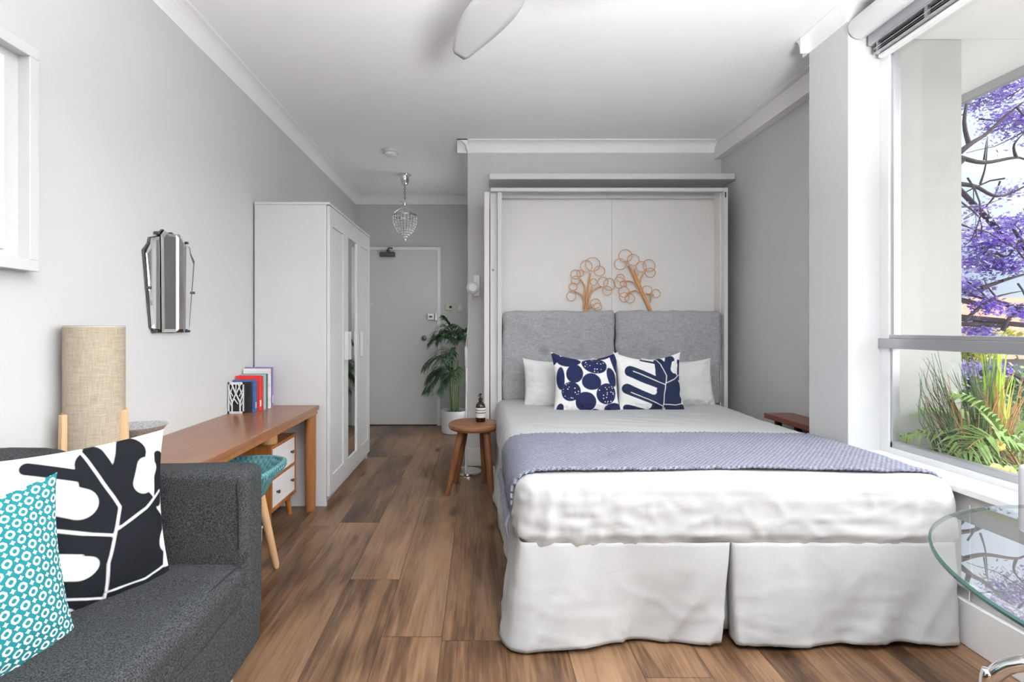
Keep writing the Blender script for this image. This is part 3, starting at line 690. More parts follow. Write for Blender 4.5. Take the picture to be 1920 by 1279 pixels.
# ------------------------------------------------------------------ cushions
def pillow(name, c, right, up, w, h, th, mat, label, cat='cushion', n=60, sd=1., group=None, wr=.004, pinch=.10, fn=None, sag=0., ear=0., tri=None):
    c = Vector(c); ex = Vector(right).normalized(); ez = Vector(up); ez = (ez-ex*ez.dot(ex)).normalized(); en = ex.cross(ez)   # en points away from the viewer side
    mb = MB(); att = {'pu': [], 'pv': [], 'ink': [], 'vein': []}
    def P(u, v, s):
        x = w/2*u*(1-pinch*(1-v*v)*abs(u)**1.5); z = h/2*v*(1-pinch*(1-u*u)*abs(v)**1.5)
        if v > .6 and sag: z -= sag*(1-u*u)*(v-.6)/.4
        f = max(0, (1-u*u)*(1-v*v)); t_ = th/2*f**.5*(1.0-.25*v)
        rim = min(1, 6*f)
        ww = wr*rim*(nz(u*2.3+sd*9, v*2.3, s)+.5*nz(u*6+sd, v*6, s)) + wr*1.2*rim*(abs(u*v))**1.5*nz((u-v)*9+sd, (u+v)*2, s*3)
        if v < -.75: ww += wr*1.5*rim*nz(u*9+sd, v*3, 4)
        return c+ex*x+ez*z-en*(s*(t_+ww))
    idx = {}
    for s in (1, -1):
        for i in range(n+1):
            for j in range(n+1):
                if s == -1 and (i in (0, n) or j in (0, n)): idx[(s, i, j)] = idx[(1, i, j)]; continue
                u, v = 2*i/n-1, 2*j/n-1; u = math.sin(u*PI/2)*.35+u*.65; v = math.sin(v*PI/2)*.35+v*.65
                idx[(s, i, j)] = len(mb.v); mb.v.append(P(u, v, s)); att['pu'].append(u); att['pv'].append(v)
                if fn: a_, b_ = fn(u, v)
                else: a_, b_ = 1., 1.
                att['ink'].append(a_); att['vein'].append(b_)
    for s in (1, -1):
        for i in range(n):
            for j in range(n):
                q = (idx[(s, i, j)], idx[(s, i+1, j)], idx[(s, i+1, j+1)], idx[(s, i, j+1)]); mb.f.append(q if s == 1 else q[::-1])
    mb.att = att
    lo = c-ez*h/2
    return tag(build(name, mb, mat, smooth=True, origin=lo, angle=180), label, cat, group)
def cap(p, a, b_, r):
    ax, ay = a; bx, by_ = b_; dx, dy = bx-ax, by_-ay; L = dx*dx+dy*dy
    t_ = 0 if L == 0 else max(0, min(1, ((p[0]-ax)*dx+(p[1]-ay)*dy)/L)); return math.hypot(p[0]-ax-dx*t_, p[1]-ay-dy*t_)-r
LEAF = [((1250, 268), (1430, 345), 24), ((1105, 425), (1480, 600), 62), ((1058, 632), (1450, 830), 64), ((1030, 875), (1180, 915), 45), ((1180, 950), (1400, 930), 50),
        ((1455, 300), (1455, 430), 62), ((1455, 430), (1450, 690), 66), ((1450, 690), (1400, 900), 80), ((1560, 520), (1600, 860), 110), ((1545, 380), (1560, 520), 62),
        ((1612, 248), (1535, 420), 57), ((1720, 280), (1680, 500), 22), ((1600, 530), (1650, 600), 60), ((1650, 620), (1650, 860), 55), ((1640, 880), (1800, 905), 70), ((1470, 255), (1500, 380), 40)]
BITE = [((1745, 690), (1770, 715), 66), ((1655, 330), (1622, 405), 42), ((1200, 330), (1352, 422), 42), ((1080, 528), (1346, 672), 38), ((1010, 765), (1275, 880), 42)]
VEIN = [((1430, 240), (1470, 370)), ((1470, 370), (1515, 480)), ((1515, 480), (1490, 570)), ((1490, 570), (1465, 700)), ((1465, 700), (1470, 910)),
        ((1145, 430), (1480, 580)), ((1100, 675), (1460, 865)), ((1500, 560), (1620, 510)), ((1620, 510), (1700, 450)), ((1475, 840), (1620, 840)), ((1620, 840), (1760, 795))]
def leaf_wide(u, v): return leaf_fn(u, v, 40)
def leaf_fn(u, v, ext=0):
    p = (1340+u*(440-70*(1-v*v)), 545-v*(392-(75 if v > 0 else 0)*(1-u*u)))
    d = min(cap(p, a, b_, r) for a, b_, r in LEAF)
    for k, (a, b_, r) in enumerate(BITE):
        d = max(d, -cap(p, a, (b_[0]+(ext if k > 1 else 0), b_[1]+(ext*.35 if k > 1 else 0)), r*(1.28 if ext and k > 1 else 1)))
    return d/400, min(cap(p, a, b_, 5) for a, b_ in VEIN)/400
STONE = [(320, 290, 150, 85, 12, 0), (130, 250, 70, 95, 40, 0), (620, 350, 148, 108, 8, 1), (790, 205, 125, 42, -25, 0), (390, 455, 95, 98, 0, 0), (225, 500, 52, 135, 0, 0),
         (570, 548, 105, 92, 0, 0), (338, 660, 108, 122, 20, 1), (738, 690, 120, 132, 10, 1), (815, 490, 62, 112, -12, 0), (500, 800, 118, 136, 0, 0), (840, 870, 115, 72, -10, 0),
         (190, 870, 45, 70, 20, 0), (880, 270, 42, 165, -6, 0), (925, 750, 26, 115, -12, 0), (650, 930, 70, 28, 20, 0)]
def stone_fn(u, v):
    p = (530+u*(440-75*(1-v*v)), 545-v*(390-(80 if v > 0 else 0)*(1-u*u))); d = 9.; dd = 9.
    for x, y, rx, ry, an, dot in STONE:
        a = math.radians(an); dx, dy = p[0]-x, p[1]-y; lx_, ly_ = dx*math.cos(a)+dy*math.sin(a), -dx*math.sin(a)+dy*math.cos(a)
        q = (math.hypot(lx_/rx, ly_/ry)-1)*min(rx, ry)/400
        d = min(d, q)
        if dot: dd = min(dd, q+.03)
    return d, dd
# sofa cushions
n_ = Vector((-.28, -.40, 0)).normalized()
pillow('leaf_cushion', (-1.045, 1.245, .612), -n_, (-.11, .075, 1), .52, .445, .15, M['leafb'], 'large white cushion with black leaf print in the sofa corner', n=120, sd=2., fn=leaf_wide, pinch=.09)
pillow('teal_cushion', (-1.0, .955, .595), (.22, .97, 0), (-.16, .04, 1), .44, .40, .14, M['tealc'], 'teal and white ring patterned cushion at the front of the sofa', n=70, sd=3., pinch=.12)

# ------------------------------------------------------------------ bed
mx0, mx1, my0, my1, mz0, mz1 = .135, 1.712, 1.775, 3.86, .355, .585
def ridge(q): return 1-abs(q)*2
def crease(q): return max(0, 1-abs(q)*5)**2
def sheetdisp(p, n):
    d = .004*nz(p.x*2, p.y*2, p.z*2)
    if n.z > .5: d += .0045*ridge(nz(p.x*3+p.y*1.2, p.y*9+p.x*2, 1))*(.4+.6*abs(nz(p.x*1.5, p.y*1.5, 5)))+.010*math.sin(PI*(p.x-mx0)/(mx1-mx0))**.5
    if n.y < -.3 or n.x < -.3 or n.x > .3:
        s = p.x+p.y; k = max(0, (mz1-.03-p.z)/.2)
        left = max(0, 1-(p.x-mx0)/.45); right = max(0, 1-(mx1-p.x)/.3)
        d += (.013*left+.009*right+.002)*ridge(nz(s*13+p.z*2.0*left, p.z*3, 3))*min(1, .3+k)
        d += .006*ridge(nz(s*4+p.z*9, p.z*9-s*2.5, 8))*(.4+.6*k)
        if n.y < -.5: d += .005*crease(nz(s*6+p.z*8, p.z*7-s*3, 21))+.004*crease(nz(s*4-p.z*5, p.z*10+s*2, 31))+.010*left*crease(nz(s*16-p.z*3, 3, 41))
        if p.z < mz0+.03: d -= .009
    return d
t = thing('bed', ((mx0+mx1)/2, (my0+my1)/2, 0), 'fold-down double bed made up in white sheets with a pleated skirt', 'bed')
build('mattress', MB().soft((mx0, my0, mz0-.03), (mx1, my1, mz1), .072, .012, sheetdisp), M['sheet'], t, smooth=True, angle=180)
build('bed_base', box(mx0+.09, mx1-.09, my0+.12, my1, .22, mz0-.03), M['white'], t)
def skirt(path, seed, gap=.02, pull=0, end=0):                    # path: list of (x, y, nx, ny) ; cloth falls from mz0 to the floor
    L = [0]
    for a, b_ in zip(path, path[1:]): L.append(L[-1]+math.hypot(b_[0]-a[0], b_[1]-a[1]))
    nn = int(L[-1]/.012)
    def P(u, v):
        s = u*L[-1]; i = max(k for k in range(len(L)) if L[k] <= s+1e-9); i = min(i, len(L)-2); f = (s-L[i])/(L[i+1]-L[i])
        x, y, ax, ay = [path[i][k]*(1-f)+path[i+1][k]*f for k in range(4)]
        q = x*1.0+y*1.0
        fold = .075*nz(q*3.4+seed, .3*v, seed)+.013*ridge(nz(q*6.5+v*1.2, v*.8, seed+3))-.004+.003*nz(q*12+v*4, v*4, seed)*(1-.4*v)+.002*ridge(nz(q*5-v*3, v*5+q*2, seed+9))+.004*crease(nz(q*4-v*3, v*3+q*2, seed+19))+.009*crease(nz(q*7+v, v*.6, seed+29))
        o = v**.8*(fold+.024) + .003*math.sin(q*40)*(1-v)**3
        zz = mz0+.014-(mz0+.014-gap)*v - v*.016*nz(q*3.0, 3, seed+2)
        w = (u if end else 1-u)**3; return Vector((x+ax*o+pull*v*w, y+ay*o, zz))
    return MB().grid(P, nn, 26)
gx = 1.352*1.0
gx = (1368-VX)/F*1.79
k_ = .7071
build('bed_skirt', skirt([(mx0+.012, my1, -1, 0), (mx0+.012, my0+.04, -1, 0), (mx0+.02, my0+.012, -k_, -k_), (mx0+.05, my0+.006, 0, -1), (gx-.004, my0+.006, 0, -1), (gx-.002, my0+.045, 0, -.2)], 1.3, pull=-.036, end=1), M['skirt'], t, smooth=True, angle=180, thick=.002)
build('bed_skirt', skirt([(gx+.004, my0+.045, 0, -.2), (gx+.006, my0+.006, 0, -1), (mx1-.05, my0+.006, 0, -1), (mx1-.022, my0+.012, .1, -.9), (mx1-.012, my0+.04, .4, 0), (mx1-.012, my1, .4, 0)], 5.1, pull=.006), M['skirt'], t, smooth=True, angle=180, thick=.002)
build('pleat_insert', MB().grid(lambda u, v: Vector((gx-.10+.2*u, my0+.060+.004*math.sin(u*9), mz0-(mz0-.035)*v)), 12, 6), M['skirt'], t, smooth=True, thick=.002)
build('bed_leg', MB().box(.20, .23, 3.40, 3.44, 0, .22), M['steel'], t)

# throw across the foot of the bed, following the mattress section
ty0, ty1 = 1.868, 2.47
def sect(s):                                       # arc length -> (x, z, nx, nz) over the mattress, s=0 on the left side
    r = .072; lh = .075; arc = r*PI/2; top = mx1-mx0-2*r
    if s < lh: return mx0, mz1-r-(lh-s), -1, 0
    if s < lh+arc:
        a = (s-lh)/r; return mx0+r-r*math.cos(a), mz1-r+r*math.sin(a), -math.cos(a), math.sin(a)
    if s < lh+arc+top:
        x = mx0+r+s-lh-arc; return x, mz1+.010*math.sin(PI*(x-mx0)/(mx1-mx0))**.5, 0, 1
    a = min((s-lh-arc-top)/r, PI/2); e = max(0, s-lh-arc-top-arc)
    return mx1-r+r*math.sin(a), mz1-r+r*math.cos(a)-e, math.sin(a), math.cos(a)
SL = .075+.072*PI+(mx1-mx0-.144)+.01
def throwp(u, v, o=0.):
    s = u*SL; x, z, nx_, nz_ = sect(s)
    yy_ = ty0+(ty1-ty0)*v+.014*nz(x*2.5, v*2, 6)+.05*max(0, (x-1.2))*(v*1.3-.3)
    off = .013+.005*nz(x*4, yy_*5, 1)+.003*ridge(nz(x*9, yy_*9, 2))+o
    return Vector((x+nx_*off, yy_, z+nz_*off))
t = thing('throw_blanket', (.92, 2.15, mz1), 'lilac grey knitted throw with fringe laid across the bed foot', 'blanket')
build('knit', MB().grid(throwp, 150, 44), M['throw'], t, smooth=True, thick=.008, angle=180)
fb = MB(); fb2 = MB()
for k in range(64):
    v = k/63; p = throwp(0, v, .006)+Vector((-.003, R.uniform(-.004, .004), 0)); d = R.uniform(.055, .085)+(.03 if v < .1 else 0); sw = R.uniform(-.012, .012)
    for j in range(2):
        fb.tube([p, p+Vector((-.010-.004*j, sw*.4, -d*.4)), p+Vector((-.006+.006*j, sw+R.uniform(-.006, .006), -d))], [.0045, .0042, .0022], 5)
    p = throwp(1, v, .006); fb2.tube([p, p+Vector((.008, sw*.4, -.02)), p+Vector((.010, sw, -.05))], [.004, .0035, .002], 5)
build('fringe', fb, M['fringe'], t, smooth=True); build('fringe', fb2, M['fringe'], t, smooth=True)
eb = MB()
for v in (0, 1):
    eb.tube([throwp(k/220, v)+Vector((0, .004*math.sin(k*2.1), .002*math.cos(k*2.1))) for k in range(4, 221)], .0065, 6)
build('edging', eb, M['throw'], t, smooth=True)

# headboard cushions, pillows, printed cushions
def hcush(px0, px1, py0, py1, label, sd):
    Yc = 3.80; a = W(px0, py0, Yc); b_ = W(px1, py1, Yc)
    def dis(p, n):
        d = .006*nz(p.x*4+sd, p.z*4, sd)
        if n.y < -.3:
            ux = (p.x-a.x)/(b_.x-a.x); uz = (p.z-b_.z)/(a.z-b_.z)
            d += .020*(max(0, ux*(1-ux)*uz*(1-uz)*16))**.5
            for bx_ in (.36, .70):
                q = math.hypot((ux-bx_)*.75, (uz-.52)*.62); d -= .022*math.exp(-(q/.035)**2)+.006*math.exp(-abs(uz-.52-(abs(ux-bx_)*.15))*30)*math.exp(-abs(ux-bx_)*7)
            d += .007*ridge(nz(ux*5+uz*4+sd, uz*3-ux*2, sd))+.007*crease(nz(ux*3-uz*3+sd, uz*4+ux*2, sd+7))
        return d
    return tag(build('headboard_cushion', MB().soft((a.x, 3.765, b_.z), (b_.x, 3.868, a.z), .035, .02, dis), M['head'], smooth=True, angle=180), label, 'cushion', 'headboard cushions')
hcush(942, 1151, 584, 752, 'grey linen headboard cushion on the left, above the pebble print cushion', 1.7)
hcush(1154, 1348, 584, 758, 'grey linen headboard cushion on the right, above the leaf print cushion', 4.2)
def pil(px0, px1, py0, py1, Y, *a, **k):
    p = W(px0, py0, Y); q = W(px1, py1, Y); return pillow(a[0], ((p.x+q.x)/2, Y, (p.z+q.z)/2), k.pop('right', (1, 0, 0)), k.pop('up', (0, .22, 1)), abs(q.x-p.x)*k.pop('ws', 1.), abs(p.z-q.z)*k.pop('hs', 1.02), *a[1:], **k)
pil(980, 1118, 671, 768, 3.55, 'pillow', .16, M['pillow'], 'white pillow at the left, behind the pebble print cushion', 'pillow', sd=5., group='white pillows', wr=.009, up=(0.02, .25, 1), pinch=.07, sag=.02)
pil(1205, 1338, 671, 765, 3.55, 'pillow', .16, M['pillow'], 'white pillow at the right, behind the leaf print cushion', 'pillow', sd=6., group='white pillows', wr=.009, up=(0, .25, 1), pinch=.07, sag=.02)
pil(1034, 1163, 660, 777, 3.33, 'pebble_cushion', .13, M['stonec'], 'white cushion with navy pebble print on the bed', 'cushion', n=120, sd=7., fn=stone_fn, wr=.007, pinch=.12, sag=.03)
pil(1152, 1281, 660, 775, 3.34, 'leaf_cushion', .13, M['leafc'], 'white cushion with navy leaf print on the bed', 'cushion', n=120, sd=8., fn=leaf_fn, wr=.007, pinch=.12, sag=.03)

# ------------------------------------------------------------------ wall bed cabinet
def wx(px, Y): return (px-VX)/F*Y
YF, YP = 3.76, 3.905
c0, c1 = wx(908, YF), wx(1365, YF); zt = H+(VY-352)/F*YF
t = thing('bed_cabinet', ((c0+c1)/2, 3.8, 0), 'white fold-down bed cabinet frame standing against the end wall', 'cabinet')
build('side_panel', box(c0, wx(917.5, YF), YF, YN-.02, 0, zt-.03), M['cream'], t, bevel=.002)
build('inner_panel', box(wx(919, YF+.05), wx(934, YF+.05), YF+.05, YP, 0.10, zt-.03), M['cream'], t, bevel=.001)
build('stile', box(wx(933, YF+.01), wx(941, YF+.01), YF+.01, YP, .10, zt-.03), M['white'], t, bevel=.002)
build('side_panel', box(wx(1358, YF), c1, YF, YN-.02, 0, zt), M['cream'], t, bevel=.002)
build('stile', box(wx(1350, YF+.05), wx(1356, YF+.05), YF+.05, YP, .10, zt-.03), M['cream'], t, bevel=.002)
build('top_rail', box(wx(920, YF), wx(1358, YF), YF, YF+.03, zt-.027, zt), M['white'], t, bevel=.003)
pm = wx(1147, YP)
bp = build('back_panel', MB().box(wx(934, YP), pm-.001, YP, YP+.018, .30, zt-.02).box(pm+.001, wx(1357, YP), YP, YP+.018, .30, zt-.02), M['cream'], t)
build('panel_lip', box(wx(941, YP-.05), wx(1352, YP-.05), YP-.03, YP, zt-.05, zt-.03), M['white'], t, bevel=.002)
q = W(1137, 362, YP-.03); build('catch', MB().tube([q, q-Z3*.05], .003, 6).sphere(q, .009), M['steel'], t, smooth=True)
q = W(925, 506, YF+.05); build('pivot_bolt', MB().sphere(q-Y3*.002, .010, 12, 8), M['steel'], t, smooth=True)
q = W(1354, 366, YF+.05); build('hinge', box(q.x-.004, q.x+.006, YF+.0, YF+.05, q.z-.03, q.z+.012), M['dmetal'], t)
build('foot', MB().box(wx(916, YF-.2), wx(930, YF-.2), YF-.2, YF, .0, .10), M['cream'], t, bevel=.003)
build('foot', MB().box(c1-.03, c1, YF-.2, YF, .0, .10), M['cream'], t, bevel=.003)
ys = 3.885; s0 = W(918, 330, ys)
t = thing('wall_shelf', (wx(1154, ys), 4.0, H+(VY-336)/F*ys), 'long white floating shelf above the bed cabinet', 'shelf')
zb = H+(VY-336)/F*ys
build('shelf_board', box(wx(918, ys), XR-.004, ys, YN-.001, zb, zb+.045), M['white'], t, bevel=.003)

# rattan trees standing behind the headboard cushions
def Q(a, b_, y=3.885): return W(1040+a/9.143, 460+b_/9.143, y)
def rtree(label, circles, stems, base):
    t = thing('rattan_tree', base, label, 'wall decoration', 'rattan trees above the headboard cushions')
    for k, (a, b_, r) in enumerate(circles):
        c = Q(a, b_, 3.885-.006*(k % 3)); rr = r*1.09/9.143/F*3.885
        build('rattan_loop', MB().tube(circ(c, rr, X3, (Z3+Y3*.08).normalized(), 26, R.uniform(.92, 1.05)), .0030, 6, True), M['rattan'], t, smooth=True)
    for pts, r in stems:
        build('rattan_stem', MB().tube(smoothpath([Q(a, b_, 3.882) for a, b_ in pts]), r, 8), M['rattan'], t, smooth=True)
rtree('upright looped rattan tree ornament, the left of the two above the bed',
      [(545, 360, 92), (655, 325, 112), (770, 440, 86), (360, 500, 76), (440, 480, 52), (360, 600, 66), (320, 710, 64), (285, 870, 72), (830, 630, 78), (940, 670, 90), (900, 780, 76), (700, 1000, 80), (740, 1050, 64), (670, 630, 52)],
      [([(490, 1210), (510, 850), (515, 700), (440, 580)], .006), ([(515, 1210), (560, 850), (610, 480)], .0075), ([(545, 1210), (600, 870), (680, 760), (800, 710)], .006), ([(495, 920), (450, 840), (340, 790)], .005), ([(540, 1140), (590, 1080), (660, 1010)], .005), ([(600, 900), (640, 700)], .0045)], Q(515, 1210))
rtree('leaning looped rattan tree ornament, the right of the two above the bed',
      [(1215, 180, 104), (1125, 322, 92), (1350, 250, 92), (1485, 365, 80), (1620, 350, 95), (1640, 470, 80), (1130, 560, 66), (1110, 640, 84), (1190, 800, 84), (1195, 890, 76), (1290, 910, 76), (1585, 770, 76), (1740, 825, 64), (1385, 470, 56), (1180, 660, 50)],
      [([(1680, 1210), (1500, 830), (1340, 480), (1265, 350)], .009), ([(1700, 1210), (1530, 830), (1400, 520), (1370, 430)], .006), ([(1420, 720), (1340, 630), (1200, 610)], .0055), ([(1470, 830), (1380, 775), (1240, 830)], .0055), ([(1460, 660), (1480, 560), (1530, 470)], .0055), ([(1645, 980), (1640, 860), (1570, 830)], .005), ([(1640, 900), (1660, 860), (1700, 850)], .004)], Q(1690, 1210))

# ------------------------------------------------------------------ stool with soap bottle
scx, scy, sz = -.030, 3.50, .472
t = thing('wooden_stool', (scx, scy, 0), 'round four-legged wooden stool used as bedside table', 'stool')
def seatp(u, v):
    a = 2*PI*u; prof = [(0, 0), (.15, 0), (.178, .006), (.19, .022), (.188, .040), (.178, .050), (.10, .051), (0, .048)]
    f = v*7; i = min(6, int(f)); g = f-i; r = prof[i][0]*(1-g)+prof[i+1][0]*g; z = prof[i][1]*(1-g)+prof[i+1][1]*g
    r *= 1+.035*nz(math.cos(a)*1.2, math.sin(a)*1.2, 2); return Vector((scx+r*math.cos(a)*.93, scy+r*math.sin(a)*.93, sz-.05+z))
build('seat', MB().grid(seatp, 64, 21), M['stool'], t, smooth=True)
for a_, b_ in (((-.085, -.06), (-.18, -.10)), ((.085, -.08), (.120, -.135)), ((.06, .09), (.075, .165)), ((-.06, .09), (-.135, .17))):
    build('leg', MB().tube([(scx+a_[0], scy+a_[1], sz-.045), (scx+(a_[0]+b_[0])/2, scy+(a_[1]+b_[1])/2, .22), (scx+b_[0], scy+b_[1], 0)], [.026, .024, .018], 12), M['stoolleg'], t, smooth=True)
px_, py_ = wx(901, 3.52), 3.52; z0 = sz+.0015
t = thing('soap_bottle', (px_, py_, z0), 'dark amber pump bottle with white label on the wooden stool', 'bottle')
build('bottle_body', MB().lathe([(0, 0), (.031, 0), (.034, .004), (.034, .100), (.031, .118), (.018, .134), (.012, .138), (.012, .150), (0, .150)], (px_, py_, z0), 32), M['amber'], t, smooth=True)
build('label_band', MB().lathe([(.0344, .030), (.0350, .030), (.0350, .098), (.0344, .098), (.0344, .030)], (px_, py_, z0), 40, cap=False), M['label'], t, smooth=True)
lb = MB()
for zz, hh in ((.079, .0045), (.060, .006)): lb.lathe([(.0351, zz), (.0355, zz), (.0355, zz+hh), (.0351, zz+hh), (.0351, zz)], (px_, py_, z0), 40, cap=False)
build('label_print', lb, M['black'], t)
build('pump', MB().lathe([(.014, .146), (.015, .162), (.006, .166), (.005, .182), (.009, .184), (.009, .195), (0, .197)], (px_, py_, z0), 20).tube([(px_, py_, z0+.188), (px_-.012, py_-.022, z0+.186), (px_-.014, py_-.028, z0+.178)], .004, 8), M['black'], t, smooth=True)

# floor reading lamp behind the stool
Yl = 3.93; bx_ = wx(877, Yl)
t = thing('floor_lamp', (bx_, Yl, 0), 'slim white reading floor lamp with round steel base behind the stool', 'lamp')
build('lamp_base', MB().lathe([(0, 0), (.105, 0), (.108, .004), (.106, .016), (.03, .020), (0, .020)], (bx_+.0, Yl, 0), 40), M['chrome'], t, smooth=True)
pa = Vector((wx(874, Yl), Yl, .018)); pb = W(875, 690, Yl); pc = W(874, 650, Yl); pd = W(884, 548, Yl)
build('pole', MB().tube([pa, pb], .009, 12), M['alulight'], t, smooth=True)
build('switch_grip', MB().tube([pb, pb+(pc-pb)*.1, pc-(pc-pb)*.1, pc], [.009, .013, .013, .006], 12), M['white'], t, smooth=True)
build('neck', MB().tube([pc, pd], .004, 8), M['steel'], t, smooth=True)
ph = W(886.5, 540, Yl)
build('lamp_head', MB().lathe([(0, -.045), (.030, -.045), (.046, -.030), (.050, .0), (.046, .02), (0, .03)], ph, 10, frame=(X3, Z3, Y3)), M['white'], t, smooth=False)
q = W(894, 536, YN); t2 = thing('wall_bracket', (q.x, YN, q.z), 'small white plate on the wall behind the reading lamp head', 'wall plate')
build('plate', box(q.x-.024, q.x+.024, YN-.02, YN, q.z-.085, q.z+.085), M['trim'], t2, bevel=.004)

# ------------------------------------------------------------------ potted palm in the hall
ppx, ppy = -.258, 5.42
t = thing('potted_palm', (ppx, ppy, 0), 'green parlour palm in a white pot beside the entrance door', 'plant')
build('pot', MB().lathe([(0, 0), (.128, 0), (.138, .01), (.150, .235), (.150, .245), (.140, .245), (.136, .21), (0, .21)], (ppx, ppy, 0), 40), M['pot'], t, smooth=True)
build('soil', MB().lathe([(0, .216), (.136, .212)], (ppx, ppy, 0), 24, cap=False), M['soil'], t)
def frond(leafmb, stemmb, base, az, L, rise, droop, leafl=.17, nl=26, w=.010, sr=.004, clipx=None):
    d = Vector((math.cos(az), math.sin(az), 0)); side = Vector((-d.y, d.x, 0)); pts = []
    for k in range(nl+1):
        u = k/nl; pts.append(Vector(base)+d*(L*.75*u**1.1)+Z3*(rise*u-droop*u*u))
    if clipx is not None:
        for p in pts: p.x = min(p.x, clipx+(p.x-clipx)*0 if p.x > clipx else p.x)
    stemmb.tube(pts, [sr*(1-.7*k/nl) for k in range(nl+1)], 5)
    for k in range(4, nl+1):
        u = k/nl; p = pts[k]; tg = (pts[k]-pts[k-1]).normalized(); ll = leafl*(.45+math.sin(PI*min(1, u*1.05))**.7*.6)
        for sg in (-1, 1):
            e = (side*sg*.8+tg*.75+Z3*R.uniform(-.15, .25)).normalized(); m1 = p+e*ll*.5+Z3*.005; m2 = p+e*ll-Z3*ll*.35
            if clipx is not None:
                for q_ in (m1, m2): q_.x = min(q_.x, clipx)
            nn = e.cross(Z3).normalized()*w*.5
            leafmb.add([p-nn*.4, p+nn*.4, m1+nn, m1-nn, m2], [(0, 1, 2, 3), (3, 2, 4)])
lf, stm = MB(), MB()
for k in range(7):
    a = 2*PI*k/7; b0 = Vector((ppx+.035*math.cos(a), ppy+.035*math.sin(a), .215)); stm.tube([b0, b0+Vector((.02*math.cos(a), .02*math.sin(a), .28)), Vector((ppx+.045*math.cos(a), ppy+.045*math.sin(a), .78))], [.010, .008, .006], 8)
cl_ = XN-.03
for az, zb, L, ri, dr in ((172, .62, .30, .28, .34), (200, .60, .34, .22, .36), (150, .60, .26, .30, .28), (228, .58, .28, .20, .32), (185, .95, .26, .24, .22), (160, 1.0, .22, .24, .20), (215, .95, .24, .25, .22),
                          (250, .98, .18, .30, .14), (100, 1.0, .18, .26, .2), (290, .90, .22, .26, .18), (330, .92, .22, .28, .18), (20, .95, .2, .3, .15), (120, .8, .3, .2, .3), (195, .75, .34, .26, .30), (265, .62, .24, .25, .3), (240, .85, .3, .22, .30), (180, 1.05, .12, .24, .06)):
    frond(lf, stm, (ppx, ppy, zb), math.radians(az), L*1.25, ri, dr, .20, 26, .013, .004, cl_)
build('stems', stm, M['stem'], t, smooth=True)
build('fronds', lf, M['leaf'], t, thick=.0008)

# ------------------------------------------------------------------ bench behind the bed
t = thing('side_bench', (1.885, 2.93, 0), 'small red-brown wooden bench between the bed and the right wall', 'bench')
build('bench_top', box(1.795, 1.975, 2.66, 3.17, .562, .594), M['redwood'], t, bevel=.004)
for y_ in (2.74, 2.87, 3.06):
    build('leg', MB().box(1.815, 1.845, y_, y_+.03, 0, .562).box(1.94, 1.965, y_, y_+.03, 0, .562) if y_ != 2.87 else MB().box(1.815, 1.845, y_, y_+.03, 0, .562), M['dark'], t, bevel=.002)

# ------------------------------------------------------------------ glass table and chair at the right
tx, ty, tr, tz = 1.218, .611, .502, .74
t = thing('glass_table', (tx, ty, 0), 'round clear glass table on a chrome tube base in the right foreground', 'table')
build('glass_top', MB().lathe([(0, tz), (tr-.004, tz)], (tx, ty, 0), 120, cap=False), M['tglass'], t)
build('glass_edge', MB().lathe([(tr-.004, tz), (tr, tz-.002), (tr, tz-.006), (tr-.004, tz-.008), (tr-.004, tz)], (tx, ty, 0), 140, cap=False), M['gedge'], t, smooth=True)
for k in range(4):
    a = math.radians(130+90*k); e = Vector((math.cos(a), math.sin(a), 0)); c_ = Vector((tx, ty, 0))
    pts = [c_+e*.02+Z3*(tz-.045), c_+e*.02+Z3*.60, c_+e*.05+Z3*.55, c_+e*.10+Z3*.535, c_+e*.34+Z3*.535, c_+e*.385+Z3*.525, c_+e*.415+Z3*.49, c_+e*.425+Z3*.44, c_+e*.44+Z3*.0]
    build('leg', MB().tube(smoothpath(pts, 4), .0125, 14), M['chrome'], t, smooth=True)
build('support_hub', MB().lathe([(0, tz-.05), (.06, tz-.05), (.06, tz-.012), (0, tz-.012)], (tx, ty, 0), 32), M['chrome'], t, smooth=True)
hx, hy = 1.405, 1.115
t = thing('dining_chair', (hx, hy, 0), 'pale grey chair behind the glass table, barely inside the right edge', 'chair')
build('backrest', MB().soft((hx-.17, hy+.02, .56), (hx+.17, hy+.045, .818), .0120, .04), M['beigeS'], t, smooth=True)
build('seat', MB().soft((hx-.17, hy-.24, .43), (hx+.17, hy+.03, .455), .012, .05), M['beigeS'], t, smooth=True)
for s in (-1, 1):
    build('frame_tube', MB().tube(smoothpath([(hx+s*.14, hy+.045, .70), (hx+s*.14, hy+.04, .40), (hx+s*.14, hy+.05, 0.012)], 4), .009, 10), M['chrome'], t, smooth=True)
    build('leg', MB().tube([(hx+s*.14, hy-.18, .43), (hx+s*.14, hy-.185, .0)], .009, 10), M['chrome'], t, smooth=True)

